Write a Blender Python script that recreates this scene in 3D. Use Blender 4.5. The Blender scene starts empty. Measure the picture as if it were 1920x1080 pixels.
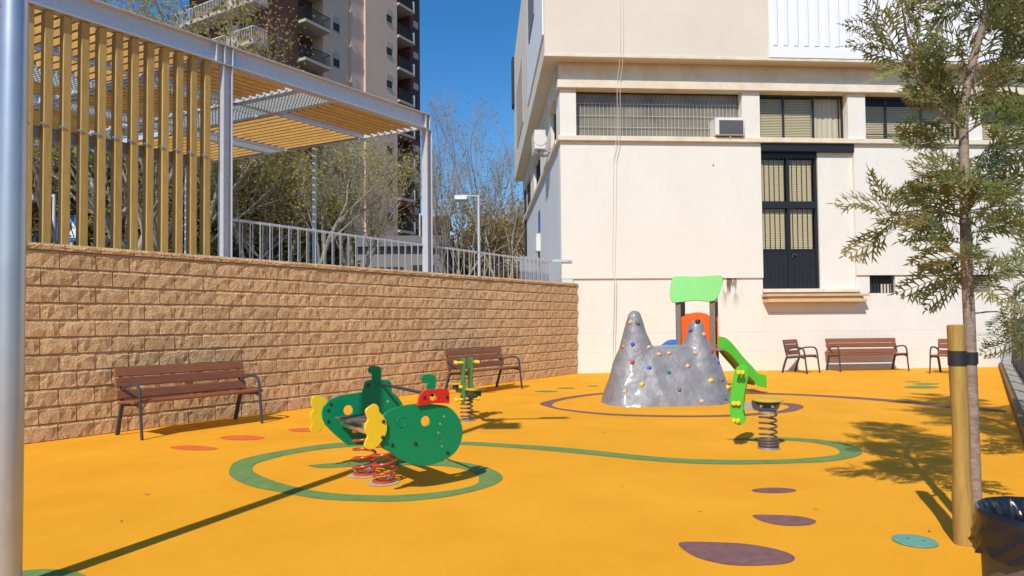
import bpy, bmesh, math, random
from mathutils import Vector, Matrix, noise
from mathutils.bvhtree import BVHTree
R = math.radians
SC = bpy.context.scene
COL = SC.collection
rng = random.Random(7)

# ------------------------------------------------------------------ camera
EYE = 1.38
pitch, roll = R(1.8), R(.55)
fwd = Vector((0, math.cos(pitch), math.sin(pitch)))
up0 = Vector((0, -math.sin(pitch), math.cos(pitch))); rt0 = Vector((1, 0, 0))
rt = rt0*math.cos(roll) - up0*math.sin(roll)
up = up0*math.cos(roll) + rt0*math.sin(roll)
cam = bpy.data.cameras.new('camera')
cam.sensor_width = 36; cam.lens = 36*1260/1920
cam.shift_y = (63 - 1260*math.tan(pitch))/1920
cam.clip_start = .05; cam.clip_end = 1500
co = bpy.data.objects.new('camera', cam); COL.objects.link(co)
m = Matrix((rt, up, -fwd)).transposed().to_4x4(); m.translation = (0, 0, EYE)
co.matrix_world = m
SC.camera = co
# ------------------------------------------------------------------ world, sun, exposure
SUN_EL, SUN_AZ = R(45), R(202.3)
w = bpy.data.worlds.new('World'); SC.world = w; w.use_nodes = True
nt = w.node_tree; nt.nodes.clear()
sk = nt.nodes.new('ShaderNodeTexSky'); sk.sky_type = 'NISHITA'; sk.sun_disc = False
sk.sun_elevation = SUN_EL; sk.sun_rotation = SUN_AZ
sk.altitude = 500; sk.air_density = 1.0; sk.dust_density = .25; sk.ozone_density = 3.0
hs = nt.nodes.new('ShaderNodeHueSaturation'); hs.inputs['Saturation'].default_value = 1.33; hs.inputs['Value'].default_value = 1.13
bg = nt.nodes.new('ShaderNodeBackground'); bg.inputs['Strength'].default_value = .134
ow = nt.nodes.new('ShaderNodeOutputWorld')
nt.links.new(sk.outputs[0], hs.inputs['Color']); nt.links.new(hs.outputs[0], bg.inputs[0]); nt.links.new(bg.outputs[0], ow.inputs[0])
sl = bpy.data.lights.new('sun', 'SUN'); sl.energy = 4.65; sl.angle = R(.5); sl.color = (1, .955, .88)
so = bpy.data.objects.new('sun', sl); COL.objects.link(so)
sd = Vector((.379*math.cos(SUN_EL), .925*math.cos(SUN_EL), -math.sin(SUN_EL)))
so.rotation_euler = sd.to_track_quat('-Z', 'Y').to_euler(); so.location = (-8, -18, 22)
vs = SC.view_settings
vs.view_transform = 'Standard'; vs.look = 'None'; vs.exposure = 0; vs.gamma = 1; vs.use_curve_mapping = False
SC.render.resolution_x, SC.render.resolution_y = 1024, 576
SC.cycles.max_bounces = 8; SC.cycles.transparent_max_bounces = 12

# ------------------------------------------------------------------ materials
def mat(name, col, rough=.6, metal=0., var=0., vscale=3., bump=0., bscale=60., rnd=0., col2=None, spec=.5, coat=0., trans=0., stretch=None, detail=4, bdist=.01, speck=0., sscale=260.):
    m = bpy.data.materials.new(name); m.use_nodes = True
    n = m.node_tree; L = n.links.new
    b = n.nodes['Principled BSDF']
    b.inputs['Base Color'].default_value = (*col, 1); b.inputs['Roughness'].default_value = rough
    b.inputs['Metallic'].default_value = metal; b.inputs['Specular IOR Level'].default_value = spec
    b.inputs['Coat Weight'].default_value = coat; b.inputs['Coat Roughness'].default_value = .12
    tc = n.nodes.new('ShaderNodeTexCoord'); oi = n.nodes.new('ShaderNodeObjectInfo')
    vm = n.nodes.new('ShaderNodeVectorMath'); vm.operation = 'MULTIPLY_ADD'
    L(oi.outputs['Random'], vm.inputs[0]); vm.inputs[1].default_value = (37, 53, 71); L(tc.outputs['Object'], vm.inputs[2])
    vec = vm.outputs[0]
    if stretch:
        mp = n.nodes.new('ShaderNodeMapping'); mp.inputs['Scale'].default_value = stretch; L(vec, mp.inputs[0]); vec = mp.outputs[0]
    if var or col2 or rnd:
        nz = n.nodes.new('ShaderNodeTexNoise'); nz.inputs['Scale'].default_value = vscale; nz.inputs['Detail'].default_value = detail; nz.inputs['Roughness'].default_value = .6
        L(vec, nz.inputs[0])
        mr = n.nodes.new('ShaderNodeMapRange'); mr.inputs[1].default_value = .32; mr.inputs[2].default_value = .68
        L(nz.outputs[0], mr.inputs[0])
        mx = n.nodes.new('ShaderNodeMix'); mx.data_type = 'RGBA'
        c2 = col2 if col2 else tuple(c*(1-var) for c in col)
        mx.inputs[6].default_value = (*col, 1); mx.inputs[7].default_value = (*c2, 1)
        L(mr.outputs[0], mx.inputs[0])
        out = mx.outputs[2]
        if rnd:
            h = n.nodes.new('ShaderNodeHueSaturation'); r2 = n.nodes.new('ShaderNodeMapRange')
            r2.inputs[3].default_value = 1-rnd; r2.inputs[4].default_value = 1+rnd
            L(oi.outputs['Random'], r2.inputs[0]); L(r2.outputs[0], h.inputs['Value']); L(out, h.inputs['Color']); out = h.outputs[0]
        if speck:
            wn = n.nodes.new('ShaderNodeTexNoise'); wn.inputs['Scale'].default_value = sscale; wn.inputs['Detail'].default_value = 2; L(vec, wn.inputs[0])
            r3 = n.nodes.new('ShaderNodeMapRange'); r3.inputs[1].default_value = .3; r3.inputs[2].default_value = .7; r3.inputs[3].default_value = 1-speck; r3.inputs[4].default_value = 1+speck*.6
            L(wn.outputs[0], r3.inputs[0]); h2 = n.nodes.new('ShaderNodeHueSaturation'); L(r3.outputs[0], h2.inputs['Value']); L(out, h2.inputs['Color']); out = h2.outputs[0]
        L(out, b.inputs['Base Color'])
    if bump:
        nb = n.nodes.new('ShaderNodeTexNoise'); nb.inputs['Scale'].default_value = bscale; nb.inputs['Detail'].default_value = 5; nb.inputs['Roughness'].default_value = .65
        L(vec, nb.inputs[0])
        bp = n.nodes.new('ShaderNodeBump'); bp.inputs['Strength'].default_value = bump; bp.inputs['Distance'].default_value = bdist
        L(nb.outputs[0], bp.inputs['Height']); L(bp.outputs[0], b.inputs['Normal'])
    if trans:
        o = n.nodes['Material Output']; t = n.nodes.new('ShaderNodeBsdfTranslucent'); t.inputs[0].default_value = (col[0]*1.6, col[1]*1.7, col[2]*1.1, 1)
        ms = n.nodes.new('ShaderNodeMixShader'); ms.inputs[0].default_value = trans
        L(b.outputs[0], ms.inputs[1]); L(t.outputs[0], ms.inputs[2]); L(ms.outputs[0], o.inputs[0])
    return m
def glass(name, tint=(.88, .88, .82), refl=.12):
    m = bpy.data.materials.new(name); m.use_nodes = True; n = m.node_tree; n.nodes.clear(); L = n.links.new
    o = n.nodes.new('ShaderNodeOutputMaterial'); t = n.nodes.new('ShaderNodeBsdfTransparent'); t.inputs[0].default_value = (*tint, 1)
    g = n.nodes.new('ShaderNodeBsdfGlossy'); g.inputs['Roughness'].default_value = .03
    f = n.nodes.new('ShaderNodeLayerWeight'); f.inputs[0].default_value = .5
    pw = n.nodes.new('ShaderNodeMath'); pw.operation = 'POWER'; pw.inputs[1].default_value = 4; L(f.outputs['Facing'], pw.inputs[0])
    a = n.nodes.new('ShaderNodeMath'); a.operation = 'ADD'; a.inputs[1].default_value = refl*.3; L(pw.outputs[0], a.inputs[0]); a.use_clamp = True
    ms = n.nodes.new('ShaderNodeMixShader'); L(a.outputs[0], ms.inputs[0]); L(t.outputs[0], ms.inputs[1]); L(g.outputs[0], ms.inputs[2]); L(ms.outputs[0], o.inputs[0])
    return m
M = {}
M['floor'] = mat('orange_rubber', (.835, .372, .018), .9, var=.0, col2=(.745, .318, .012), vscale=1.1, speck=.16, bump=.5, bscale=160, spec=.2, detail=9, bdist=.004)
M['pgreen'] = mat('green_rubber', (.175, .285, .085), .9, col2=(.135, .225, .065), vscale=9, speck=.22, bump=.5, bscale=160, spec=.2, bdist=.004)
M['ppurple'] = mat('purple_rubber', (.25, .125, .115), .9, col2=(.19, .09, .085), vscale=12, speck=.3, bump=.5, bscale=160, spec=.2, bdist=.004)
M['pred'] = mat('coral_rubber', (.80, .16, .04), .9, col2=(.7, .13, .03), vscale=9, speck=.2, bump=.5, bscale=160, spec=.2, bdist=.004)
M['stone'] = mat('split_stone', (.86, .595, .33), .95, col2=(.70, .44, .22), vscale=16, bump=1.0, bscale=34, rnd=.10, spec=.1, detail=8, bdist=.06)
M['joint'] = mat('mortar', (.74, .56, .36), .95, bump=.3)
M['galv'] = mat('galvanised_steel', (.60, .60, .63), .5, .3, col2=(.54, .545, .58), vscale=14, detail=3, rnd=.03)
M['polegalv'] = mat('lamp_post_zinc', (.50, .53, .57), .38, .75, col2=(.44, .47, .52), vscale=6, detail=4)
M['grating'] = mat('galvanised_grating', (.62, .68, .70), .45, .4)
M['wood'] = mat('pergola_pine', (.53, .36, .11), .75, col2=(.42, .26, .07), vscale=8, stretch=(6, 6, .6), bump=.2, bscale=40, rnd=.10)
M['roofwood'] = mat('roof_pine', (.52, .295, .07), .75, col2=(.40, .215, .045), vscale=5, stretch=(1.5, 1.5, 5), bump=.2, bscale=40, rnd=.12)
M['benchwood'] = mat('bench_board', (.29, .105, .045), .5, col2=(.19, .064, .028), vscale=6, stretch=(.6, 9, 9), bump=.15, bscale=50, rnd=.12)
M['iron'] = mat('cast_iron_paint', (.045, .047, .055), .5, bump=.1, bscale=120)
M['white'] = mat('cream_render', (.745, .70, .615), .9, col2=(.725, .675, .585), vscale=1.1, speck=.018, sscale=7, stretch=(1.2, 1.2, .4), bump=.22, bscale=45, spec=.2, detail=8)
M['white2'] = mat('cream_render_light', (.75, .705, .63), .9, col2=(.72, .665, .575), vscale=1.6, speck=.02, sscale=7, stretch=(1.1, 1.1, .5), bump=.22, bscale=45, spec=.2, detail=8)
M['upper'] = mat('beige_render', (.70, .615, .50), .9, col2=(.66, .57, .455), vscale=.7, bump=.22, bscale=45, spec=.2, detail=8)
M['sidegrey'] = mat('grey_render', (.62, .62, .63), .9, var=.06, vscale=1, bump=.2, bscale=45, spec=.2)
M['sheet'] = mat('white_sheet_metal', (.80, .79, .80), .45, var=.03, vscale=2)
M['trim'] = mat('cream_trim', (.76, .68, .55), .85, col2=(.64, .53, .38), vscale=2.2, bump=.15, bscale=60)
M['sillwood'] = mat('sill_plank', (.66, .44, .24), .85, col2=(.55, .36, .19), vscale=4, stretch=(1, 8, 8), bump=.2)
M['black'] = mat('black_steel_paint', (.012, .013, .016), .45, bump=.06, bscale=20)
M['darkframe'] = mat('window_frame_dark', (.022, .02, .02), .4)
M['dark'] = mat('dark_interior', (.035, .03, .025), .8, var=.5, vscale=2)
M['blind'] = mat('blind_slat', (.72, .60, .40), .7, rnd=.05)
M['curtain'] = mat('curtain', (.68, .60, .48), .9, var=.15, vscale=3, stretch=(8, 1, .3))
M['reed'] = mat('reeded_glazing', (.23, .21, .15), .22, col2=(.115, .11, .085), vscale=1.2, spec=.7, stretch=(1, 1, 1))
M['glass'] = glass('window_glass')
M['acwhite'] = mat('ac_casing', (.72, .69, .63), .5, var=.08, vscale=5)
M['acgrey'] = mat('ac_grille', (.17, .16, .17), .5)
M['subgreen'] = mat('green_panel', (.001, .235, .088), .4, var=.06, vscale=5, spec=.3)
M['yellow'] = mat('yellow_panel', (.82, .56, .02), .35, var=.06, vscale=8, coat=.15)
M['redp'] = mat('red_panel', (.62, .022, .012), .35, var=.06, vscale=8, coat=.15)
M['springred'] = mat('red_spring', (.50, .03, .018), .3, col2=(.35, .07, .04), vscale=14, coat=.3)
M['springgrey'] = mat('grey_spring', (.13, .095, .085), .4, col2=(.08, .06, .055), vscale=14)
M['steel'] = mat('plain_steel', (.55, .56, .58), .3, .8)
M['concrete'] = mat('concrete_pad', (.50, .41, .27), .9, var=.2, vscale=12, bump=.3)
M['seat'] = mat('worn_seat', (.20, .13, .10), .5, col2=(.10, .07, .06), vscale=8)
M['rubber'] = mat('black_rubber', (.02, .02, .022), .5)
M['seatyellow'] = mat('seat_yellow', (.58, .40, .035), .5, var=.12, vscale=10)
M['lime'] = mat('lime_panel', (.075, .46, .03), .35, var=.06, vscale=5, coat=.15)
M['leafgreen'] = mat('mid_green_panel', (.05, .26, .06), .4, var=.1, vscale=8)
M['roofgreen'] = mat('roof_green', (.15, .50, .10), .5, var=.05, vscale=4)
M['orangep'] = mat('orange_plastic', (.80, .115, .008), .35, var=.05, vscale=4, coat=.2)
M['bluep'] = mat('blue_plastic', (.03, .18, .55), .3, coat=.3)
M['postwood'] = mat('tower_post', (.24, .185, .145), .7, var=.25, vscale=6, stretch=(6, 6, .5), bump=.1)
M['rock'] = mat('grey_painted_rock', (.255, .25, .255), .40, col2=(.185, .182, .19), vscale=6.0, bump=.8, bscale=8, coat=.25, detail=7, bdist=.03)
for nm, c in dict(grey=(.16, .14, .13), blue=(.02, .11, .5), tan=(.66, .42, .26), red=(.55, .02, .05), green=(.01, .22, .14), yellow=(.78, .55, .03), orange=(.75, .2, .05), black=(.03, .01, .015)).items():
    M['hold_'+nm] = mat('hold_'+nm, c, .45, var=.1, vscale=20)
M['bark'] = mat('young_bark', (.37, .265, .195), .85, col2=(.20, .14, .10), vscale=16, stretch=(1, 1, 2.5), bump=.5, bscale=30)
M['stakewood'] = mat('treated_pine_stake', (.46, .285, .06), .75, col2=(.27, .15, .035), vscale=5, stretch=(5, 5, .5), bump=.4, bscale=30, detail=7)
M['frond'] = mat('silky_oak_frond', (.20, .225, .10), .5, rnd=.35, col2=(.24, .225, .10), vscale=2, trans=.5)
M['frond_ochre'] = mat('silky_oak_frond_ochre', (.26, .20, .06), .5, rnd=.3, col2=(.22, .21, .08), vscale=2, trans=.4)
M['bag'] = mat('black_bin_liner', (.012, .012, .015), .24, spec=.6, bump=.25, bscale=30)
M['bin'] = mat('brown_bin', (.12, .098, .066), .6, var=.1, vscale=3)
M['teal'] = mat('teal_cover', (.13, .36, .27), .75, col2=(.10, .27, .2), vscale=20, bump=.3)
M['edge'] = mat('timber_edging', (.27, .15, .045), .85, var=.3, vscale=6, bump=.3)
M['drain'] = mat('drain_slat', (.60, .52, .42), .7, var=.15, vscale=5)
M['fence'] = mat('dark_fence', (.03, .03, .034), .5, var=.2)
M['tpink'] = mat('tower_pink_render', (.66, .455, .35), .9, var=.08, vscale=.3, bump=.1, bscale=4)
M['tbrick'] = mat('tower_brick', (.135, .042, .03), .9, col2=(.09, .028, .022), vscale=2, bump=.2, bscale=8)
M['tslab'] = mat('tower_slab', (.42, .37, .32), .9, var=.12, vscale=.8)
M['tdark'] = mat('tower_opening', (.022, .016, .016), .6, var=.3, vscale=.7)
M['rail'] = mat('black_railing', (.02, .02, .022), .5)
M['whiterail'] = mat('white_railing', (.62, .62, .62), .5)
M['flower'] = mat('geranium', (.62, .14, .08), .8, var=.4, vscale=6)
M['asphalt'] = mat('asphalt', (.06, .06, .06), .95, var=.2, vscale=2, bump=.2)
M['paving'] = mat('terrace_paving', (.34, .31, .28), .95, var=.15, vscale=1.5)
M['hill'] = mat('hill_soil', (.20, .125, .055), 1, col2=(.115, .10, .04), vscale=.35, bump=.6, bscale=1.5, detail=8, bdist=.3)
M['cliff'] = mat('pale_rock', (.42, .34, .25), 1, col2=(.28, .22, .15), vscale=.8, bump=.8, bscale=1.2, detail=8, bdist=.3)
M['planebark'] = mat('plane_bark', (.34, .30, .22), .9, col2=(.16, .135, .09), vscale=5, bump=.3, bscale=10)
M['twig'] = mat('bare_twig', (.25, .185, .135), .9)
M['bud'] = mat('spring_bud', (.34, .285, .07), .8, col2=(.25, .22, .06), vscale=.6, trans=.3)
M['ochre'] = mat('ochre_leaf', (.36, .225, .065), .8, col2=(.25, .17, .05), vscale=.5, trans=.25)
M['darkleaf'] = mat('dark_leaf', (.155, .125, .045), .8, col2=(.08, .072, .027), vscale=.5, trans=.15)
M['oliveleaf'] = mat('olive_leaf', (.215, .17, .045), .8, col2=(.13, .105, .03), vscale=.5, trans=.2)
M['orangebrick'] = mat('orange_brick', (.45, .155, .06), .9, col2=(.36, .12, .05), vscale=2)
M['housewhite'] = mat('house_render', (.52, .48, .43), .9, var=.1, vscale=.6)
M['housegrey'] = mat('grey_house_render', (.22, .20, .185), .9, var=.12, vscale=.6)
M['roofgrey'] = mat('grey_roof', (.15, .135, .125), .9, var=.2, vscale=2)
M['tile'] = mat('roof_tile', (.42, .16, .07), .9, col2=(.32, .11, .05), vscale=3)
M['blue'] = mat('sign_blue', (.03, .11, .38), .4)
M['signwhite'] = mat('sign_white', (.8, .8, .8), .4)
M['led'] = mat('lamp_lens', (.75, .75, .72), .3)
M['cable'] = mat('white_cable', (.66, .60, .52), .6)

# ------------------------------------------------------------------ mesh builder
class MB:
    def __init__(s): s.v = []; s.f = []; s.bm = None
    def add(s, vs_, fs):
        k = len(s.v); s.v += [tuple(v) for v in vs_]; s.f += [tuple(i+k for i in f) for f in fs]; return s
    def box(s, x0, x1, y0, y1, z0, z1, mx=None):
        vs_ = [Vector((x, y, z)) for z in (z0, z1) for y in (y0, y1) for x in (x0, x1)]
        if mx: vs_ = [mx @ v for v in vs_]
        return s.add(vs_, [(0, 2, 3, 1), (4, 5, 7, 6), (0, 1, 5, 4), (2, 6, 7, 3), (0, 4, 6, 2), (1, 3, 7, 5)])
    def bar(s, p, q, w_, h_, upv=(0, 0, 1)):
        p, q = Vector(p), Vector(q); d = q-p; L = d.length; d.normalize()
        x = d.cross(Vector(upv)); x = x.normalized() if x.length > 1e-5 else Vector((1, 0, 0)); z = x.cross(d)
        mx = Matrix((x, d, z)).transposed().to_4x4(); mx.translation = p
        return s.box(-w_/2, w_/2, 0, L, -h_/2, h_/2, mx)
    def tube(s, pts, r, n=8, caps=True):
        pts = [Vector(p) for p in pts]; N_ = len(pts)
        rs = r if isinstance(r, (list, tuple)) else [r]*N_
        t0 = (pts[1]-pts[0]).normalized()
        ref = Vector((0, 0, 1)) if abs(t0.z) < .9 else Vector((1, 0, 0))
        u = t0.cross(ref).normalized(); vs_ = []; fs = []
        for i, p in enumerate(pts):
            t = (pts[min(i+1, N_-1)]-pts[max(i-1, 0)]).normalized()
            u = u - t*u.dot(t)
            u = u.normalized() if u.length > 1e-6 else t.orthogonal().normalized()
            v = t.cross(u)
            for k in range(n):
                a = 2*math.pi*k/n; vs_.append(p+(u*math.cos(a)+v*math.sin(a))*rs[i])
        for i in range(N_-1):
            for k in range(n):
                k2 = (k+1) % n; fs.append((i*n+k, i*n+k2, (i+1)*n+k2, (i+1)*n+k))
        if caps: fs.append(tuple(range(n-1, -1, -1))); fs.append(tuple((N_-1)*n+k for k in range(n)))
        return s.add(vs_, fs)
    def lathe(s, prof, n=20, c=(0, 0, 0), mx=None):
        vs_ = []; fs = []
        for r, z in prof:
            for k in range(n):
                a = 2*math.pi*k/n; v = Vector((r*math.cos(a), r*math.sin(a), z))
                vs_.append((mx @ v if mx else v)+Vector(c))
        for i in range(len(prof)-1):
            for k in range(n):
                k2 = (k+1) % n; fs.append((i*n+k, i*n+k2, (i+1)*n+k2, (i+1)*n+k))
        fs.append(tuple(range(n-1, -1, -1))); fs.append(tuple((len(prof)-1)*n+k for k in range(n)))
        return s.add(vs_, fs)
    def cyl(s, p, q, r, n=12): return s.tube([p, q], r, n)
    def prism(s, out, y0, y1, holes=(), mp=None):
        """outline (x,z) with optional hole loops, between y0 and y1"""
        bm = bmesh.new()
        for lp in [out]+list(holes):
            vv = [bm.verts.new((x, y0, z)) for x, z in lp]
            for i in range(len(vv)): bm.edges.new((vv[i], vv[(i+1) % len(vv)]))
        bmesh.ops.triangle_fill(bm, edges=bm.edges[:], use_beauty=True, use_dissolve=False)
        r = bmesh.ops.extrude_face_region(bm, geom=bm.faces[:])
        for g in r['geom']:
            if isinstance(g, bmesh.types.BMVert): g.co.y = y1
        bmesh.ops.recalc_face_normals(bm, faces=bm.faces[:])
        bm.verts.index_update()
        vs_ = [v.co.copy() for v in bm.verts]
        if mp: vs_ = [mp @ v for v in vs_]
        fs = [tuple(v.index for v in f.verts) for f in bm.faces]; bm.free()
        return s.add(vs_, fs)
    def mesh(s, name, material, bevel=0, smooth=None, recalc=True):
        me = bpy.data.meshes.new(name); me.from_pydata(s.v, [], s.f)
        if recalc or bevel:
            bm = bmesh.new(); bm.from_mesh(me)
            if recalc: bmesh.ops.recalc_face_normals(bm, faces=bm.faces[:])
            if bevel:
                ed = [e for e in bm.edges if len(e.link_faces) == 2 and e.calc_face_angle(0) > .6]
                bmesh.ops.bevel(bm, geom=ed, offset=bevel, segments=1, affect='EDGES', clamp_overlap=True)
            bm.to_mesh(me); bm.free()
        me.materials.append(material)
        if smooth:
            me.polygons.foreach_set('use_smooth', [True]*len(me.polygons)); me.set_sharp_from_angle(angle=R(smooth))
        me.update(); return me
    def build(s, name, material, parent=None, bevel=0, smooth=None, recalc=True, label=None, loc=None, world=False):
        if world and parent is not None:
            lx = parent.matrix_basis.inverted(); s.v = [tuple(lx @ Vector(v)) for v in s.v]
        o = bpy.data.objects.new(name, s.mesh(name, material, bevel, smooth, recalc)); COL.objects.link(o)
        if parent is not None: o.parent = parent
        if loc is not None: o.location = loc
        if label: o['label'] = label
        return o
def inst(name, me, parent, loc=(0, 0, 0), rot=(0, 0, 0), scale=(1, 1, 1)):
    o = bpy.data.objects.new(name, me); COL.objects.link(o); o.parent = parent
    o.location = loc; o.rotation_euler = rot; o.scale = scale; return o
def tag(o, label, cat, group=None):
    o['label'] = label; o['category'] = cat
    if group: o['group'] = group
    return o
def thing(name, label, cat, loc=(0, 0, 0), rotz=0, group=None):
    o = bpy.data.objects.new(name, None); COL.objects.link(o); o.empty_display_size = .2
    o.location = loc; o.rotation_euler = (0, 0, rotz); o.matrix_basis = Matrix.Translation(loc) @ Matrix.Rotation(rotz, 4, 'Z')
    return tag(o, label, cat, group)
def struct(o): o['kind'] = 'structure'; return o
def copy_tree(o, parent=None):
    c = o.copy(); COL.objects.link(c)
    if parent is not None: c.parent = parent
    for ch in list(o.children): copy_tree(ch, c)
    return c
def circ(cx, cz, r, n=20): return [(cx+r*math.cos(2*math.pi*i/n), cz+r*math.sin(2*math.pi*i/n)) for i in range(n)]
def smooth_loop(p, k=4):
    n = len(p); o = []
    for i in range(n):
        a, b, c, d = p[i-1], p[i], p[(i+1) % n], p[(i+2) % n]
        for j in range(k):
            t = j/k; o.append(tuple(.5*((2*b[q])+(-a[q]+c[q])*t+(2*a[q]-5*b[q]+4*c[q]-d[q])*t*t+(-a[q]+3*b[q]-3*c[q]+d[q])*t**3) for q in range(len(b))))
    return o
def smooth_path(p, k=5):
    n = len(p); o = []
    for i in range(n-1):
        a, b, c, d = p[max(i-1, 0)], p[i], p[i+1], p[min(i+2, n-1)]
        for j in range(k):
            t = j/k; o.append(tuple(.5*((2*b[q])+(-a[q]+c[q])*t+(2*a[q]-5*b[q]+4*c[q]-d[q])*t*t+(-a[q]+3*b[q]-3*c[q]+d[q])*t**3) for q in range(len(b))))
    o.append(tuple(p[-1])); return o
def helix(c, r, z0, z1, turns, n=14):
    N_ = int(turns*n); return [(c[0]+r*math.cos(2*math.pi*i/n), c[1]+r*math.sin(2*math.pi*i/n), z0+(z1-z0)*i/N_) for i in range(N_+1)]

# ------------------------------------------------------------------ site frames
A0 = Vector((-5.727, 7.912, 0)); D = Vector((.6022, .7983, 0)); NB = Vector((-.7983, .6022, 0))   # wall foot, along the wall, towards the terrace
WANG = math.atan2(D.y, D.x)
C0 = Vector((1.323, 17.738, 0)); FANG = math.atan(.075)       # building corner and facade angle
def wp(s, t=0, z=0): return A0+D*s+NB*t+Vector((0, 0, z))

# ================================================================== GROUND
MB().add([(-400, -400, -.05), (400, -400, -.05), (400, 400, -.05), (-400, 400, -.05)], [(0, 1, 2, 3)]).build('ground', M['asphalt'])
struct(bpy.data.objects['ground'])
E0, E1 = Vector((4.86, 6.37, 0)), Vector((13.0, 18.0, 0))    # timber edging line, parallel to the block wall
ed = (E1-E0).normalized(); E00 = E0-ed*14
fl = [wp(-16, .1), E00, E1+ed*1.2, wp(12.9, .1)]
pf = MB().add([(p.x, p.y, 0) for p in fl], [(0, 1, 2, 3)]).build('playground_floor', M['floor']); struct(pf)
def painted(name, pts, m, z=.004): return MB().add([(x, y, z) for x, y in pts], [tuple(range(len(pts)))]).build(name, M[m], pf)
def ribbon(name, cl, m, z=.004):
    """cl: (x, y, width) along the painted line"""
    cl = smooth_path(cl, 6); n = len(cl); vs_ = []; fs = []
    for i, (x, y, wd) in enumerate(cl):
        a, b = cl[max(i-1, 0)], cl[min(i+1, n-1)]; t = Vector((b[0]-a[0], b[1]-a[1])); t = t.normalized() if t.length > 1e-6 else Vector((1, 0))
        vs_ += [(x-t.y*wd/2, y+t.x*wd/2, z), (x+t.y*wd/2, y-t.x*wd/2, z)]
        if i: fs.append((2*i-2, 2*i-1, 2*i+1, 2*i))
    return MB().add(vs_, fs).build(name, M[m], pf, recalc=False)
def strip(name, prs, m, z=.004):
    """painted band from pairs of edge points (x1, y1, x2, y2)"""
    prs = smooth_path(prs, 4); vs_ = []; fs = []
    for i, p in enumerate(prs):
        vs_ += [(p[0], p[1], z), (p[2], p[3], z)]
        if i: fs.append((2*i-2, 2*i-1, 2*i+1, 2*i))
    return MB().add(vs_, fs).build(name, M[m], pf, recalc=False)
strip('painted_ribbon', [(-1.996, 6.579, -1.992, 6.567), (-1.802, 6.668, -1.820, 6.452), (-1.399, 6.751, -1.357, 6.550), (-0.924, 6.780, -0.890, 6.529), (-0.597, 6.714, -0.574, 6.444), (-0.269, 6.430, -0.355, 6.165), (-0.101, 6.049, -0.301, 5.857), (-0.173, 5.719, -0.372, 5.672), (-0.481, 5.384, -0.580, 5.521), (-0.839, 5.238, -0.910, 5.416), (-1.171, 5.250, -1.168, 5.425), (-1.523, 5.325, -1.488, 5.504), (-1.889, 5.536, -1.807, 5.692), (-2.238, 5.763, -2.131, 5.970), (-2.533, 6.088, -2.379, 6.251), (-2.668, 6.352, -2.485, 6.435), (-2.787, 6.764, -2.541, 6.677), (-2.712, 7.052, -2.483, 6.879), (-2.512, 7.361, -2.354, 7.147), (-2.095, 7.754, -2.016, 7.459), (-1.510, 7.895, -1.458, 7.621), (-0.694, 7.816, -0.676, 7.613), (-0.016, 7.611, -0.015, 7.388), (0.565, 7.358, 0.518, 7.122), (1.043, 7.067, 0.983, 6.849), (1.390, 6.856, 1.321, 6.650), (1.729, 6.708, 1.678, 6.510), (2.181, 6.636, 2.117, 6.442), (2.653, 6.639, 2.634, 6.466), (3.006, 6.726, 3.017, 6.522), (3.266, 6.847, 3.369, 6.709), (3.391, 7.037, 3.595, 6.970), (3.437, 7.272, 3.680, 7.322), (3.356, 7.499, 3.561, 7.621), (3.179, 7.641, 3.310, 7.808), (2.909, 7.725, 2.975, 7.898), (2.610, 7.741, 2.718, 7.876), (2.453, 7.784, 2.459, 7.802)], 'pgreen')
strip('painted_ribbon', [(3.454, 12.912, 3.378, 12.632), (2.652, 12.985, 2.594, 12.703), (1.828, 12.963, 1.788, 12.681), (1.165, 12.463, 1.188, 12.199), (0.684, 11.827, 0.836, 11.735), (0.448, 11.310, 0.648, 11.221), (0.581, 10.810, 0.683, 10.802), (0.806, 10.407, 0.857, 10.529), (1.171, 10.022, 1.192, 10.196), (1.604, 9.767, 1.631, 9.932), (2.187, 9.619, 2.224, 9.779), (2.783, 9.578, 2.829, 9.738), (3.336, 9.648, 3.412, 9.865), (3.889, 9.888, 3.929, 10.090), (4.212, 10.100, 4.169, 10.348), (4.554, 10.577, 4.335, 10.593), (4.584, 10.985, 4.360, 10.862), (4.287, 11.116, 4.233, 10.977), (3.872, 11.185, 3.848, 11.114)], 'ppurple')
strip('painted_ribbon', [(3.494, 12.908, 3.417, 12.629), (4.246, 12.839, 4.154, 12.563), (5.264, 12.372, 5.155, 12.116), (6.221, 11.607, 6.060, 11.307), (6.774, 10.743, 6.572, 10.424), (7.295, 9.996, 7.092, 9.719)], 'ppurple')
painted('painted_leaf', smooth_loop([(2.270, 5.447), (2.194, 5.390), (2.060, 5.371), (1.945, 5.400), (1.915, 5.461), (1.989, 5.519), (2.126, 5.539), (2.243, 5.509)], 5), 'ppurple')
painted('painted_leaf', smooth_loop([(1.676, 4.769), (1.788, 4.778), (1.963, 4.747), (2.045, 4.680), (2.049, 4.606), (1.964, 4.537), (1.801, 4.531), (1.695, 4.630)], 5), 'ppurple')
painted('painted_leaf', smooth_loop([(1.017, 4.198), (1.176, 4.213), (1.424, 4.166), (1.577, 4.056), (1.622, 3.937), (1.547, 3.844), (1.389, 3.807), (1.214, 3.820), (1.089, 3.907), (1.028, 4.025)], 5), 'ppurple')
painted('painted_leaf', smooth_loop([(-3.873, 7.617), (-3.786, 7.710), (-3.599, 7.700), (-3.298, 7.540), (-3.327, 7.432), (-3.530, 7.427), (-3.750, 7.515)], 5), 'pred')
painted('painted_leaf', smooth_loop([(-3.016, 8.194), (-3.052, 8.079), (-3.226, 8.041), (-3.440, 8.100), (-3.573, 8.225), (-3.544, 8.345), (-3.365, 8.386), (-3.144, 8.322)], 5), 'pred')
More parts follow.
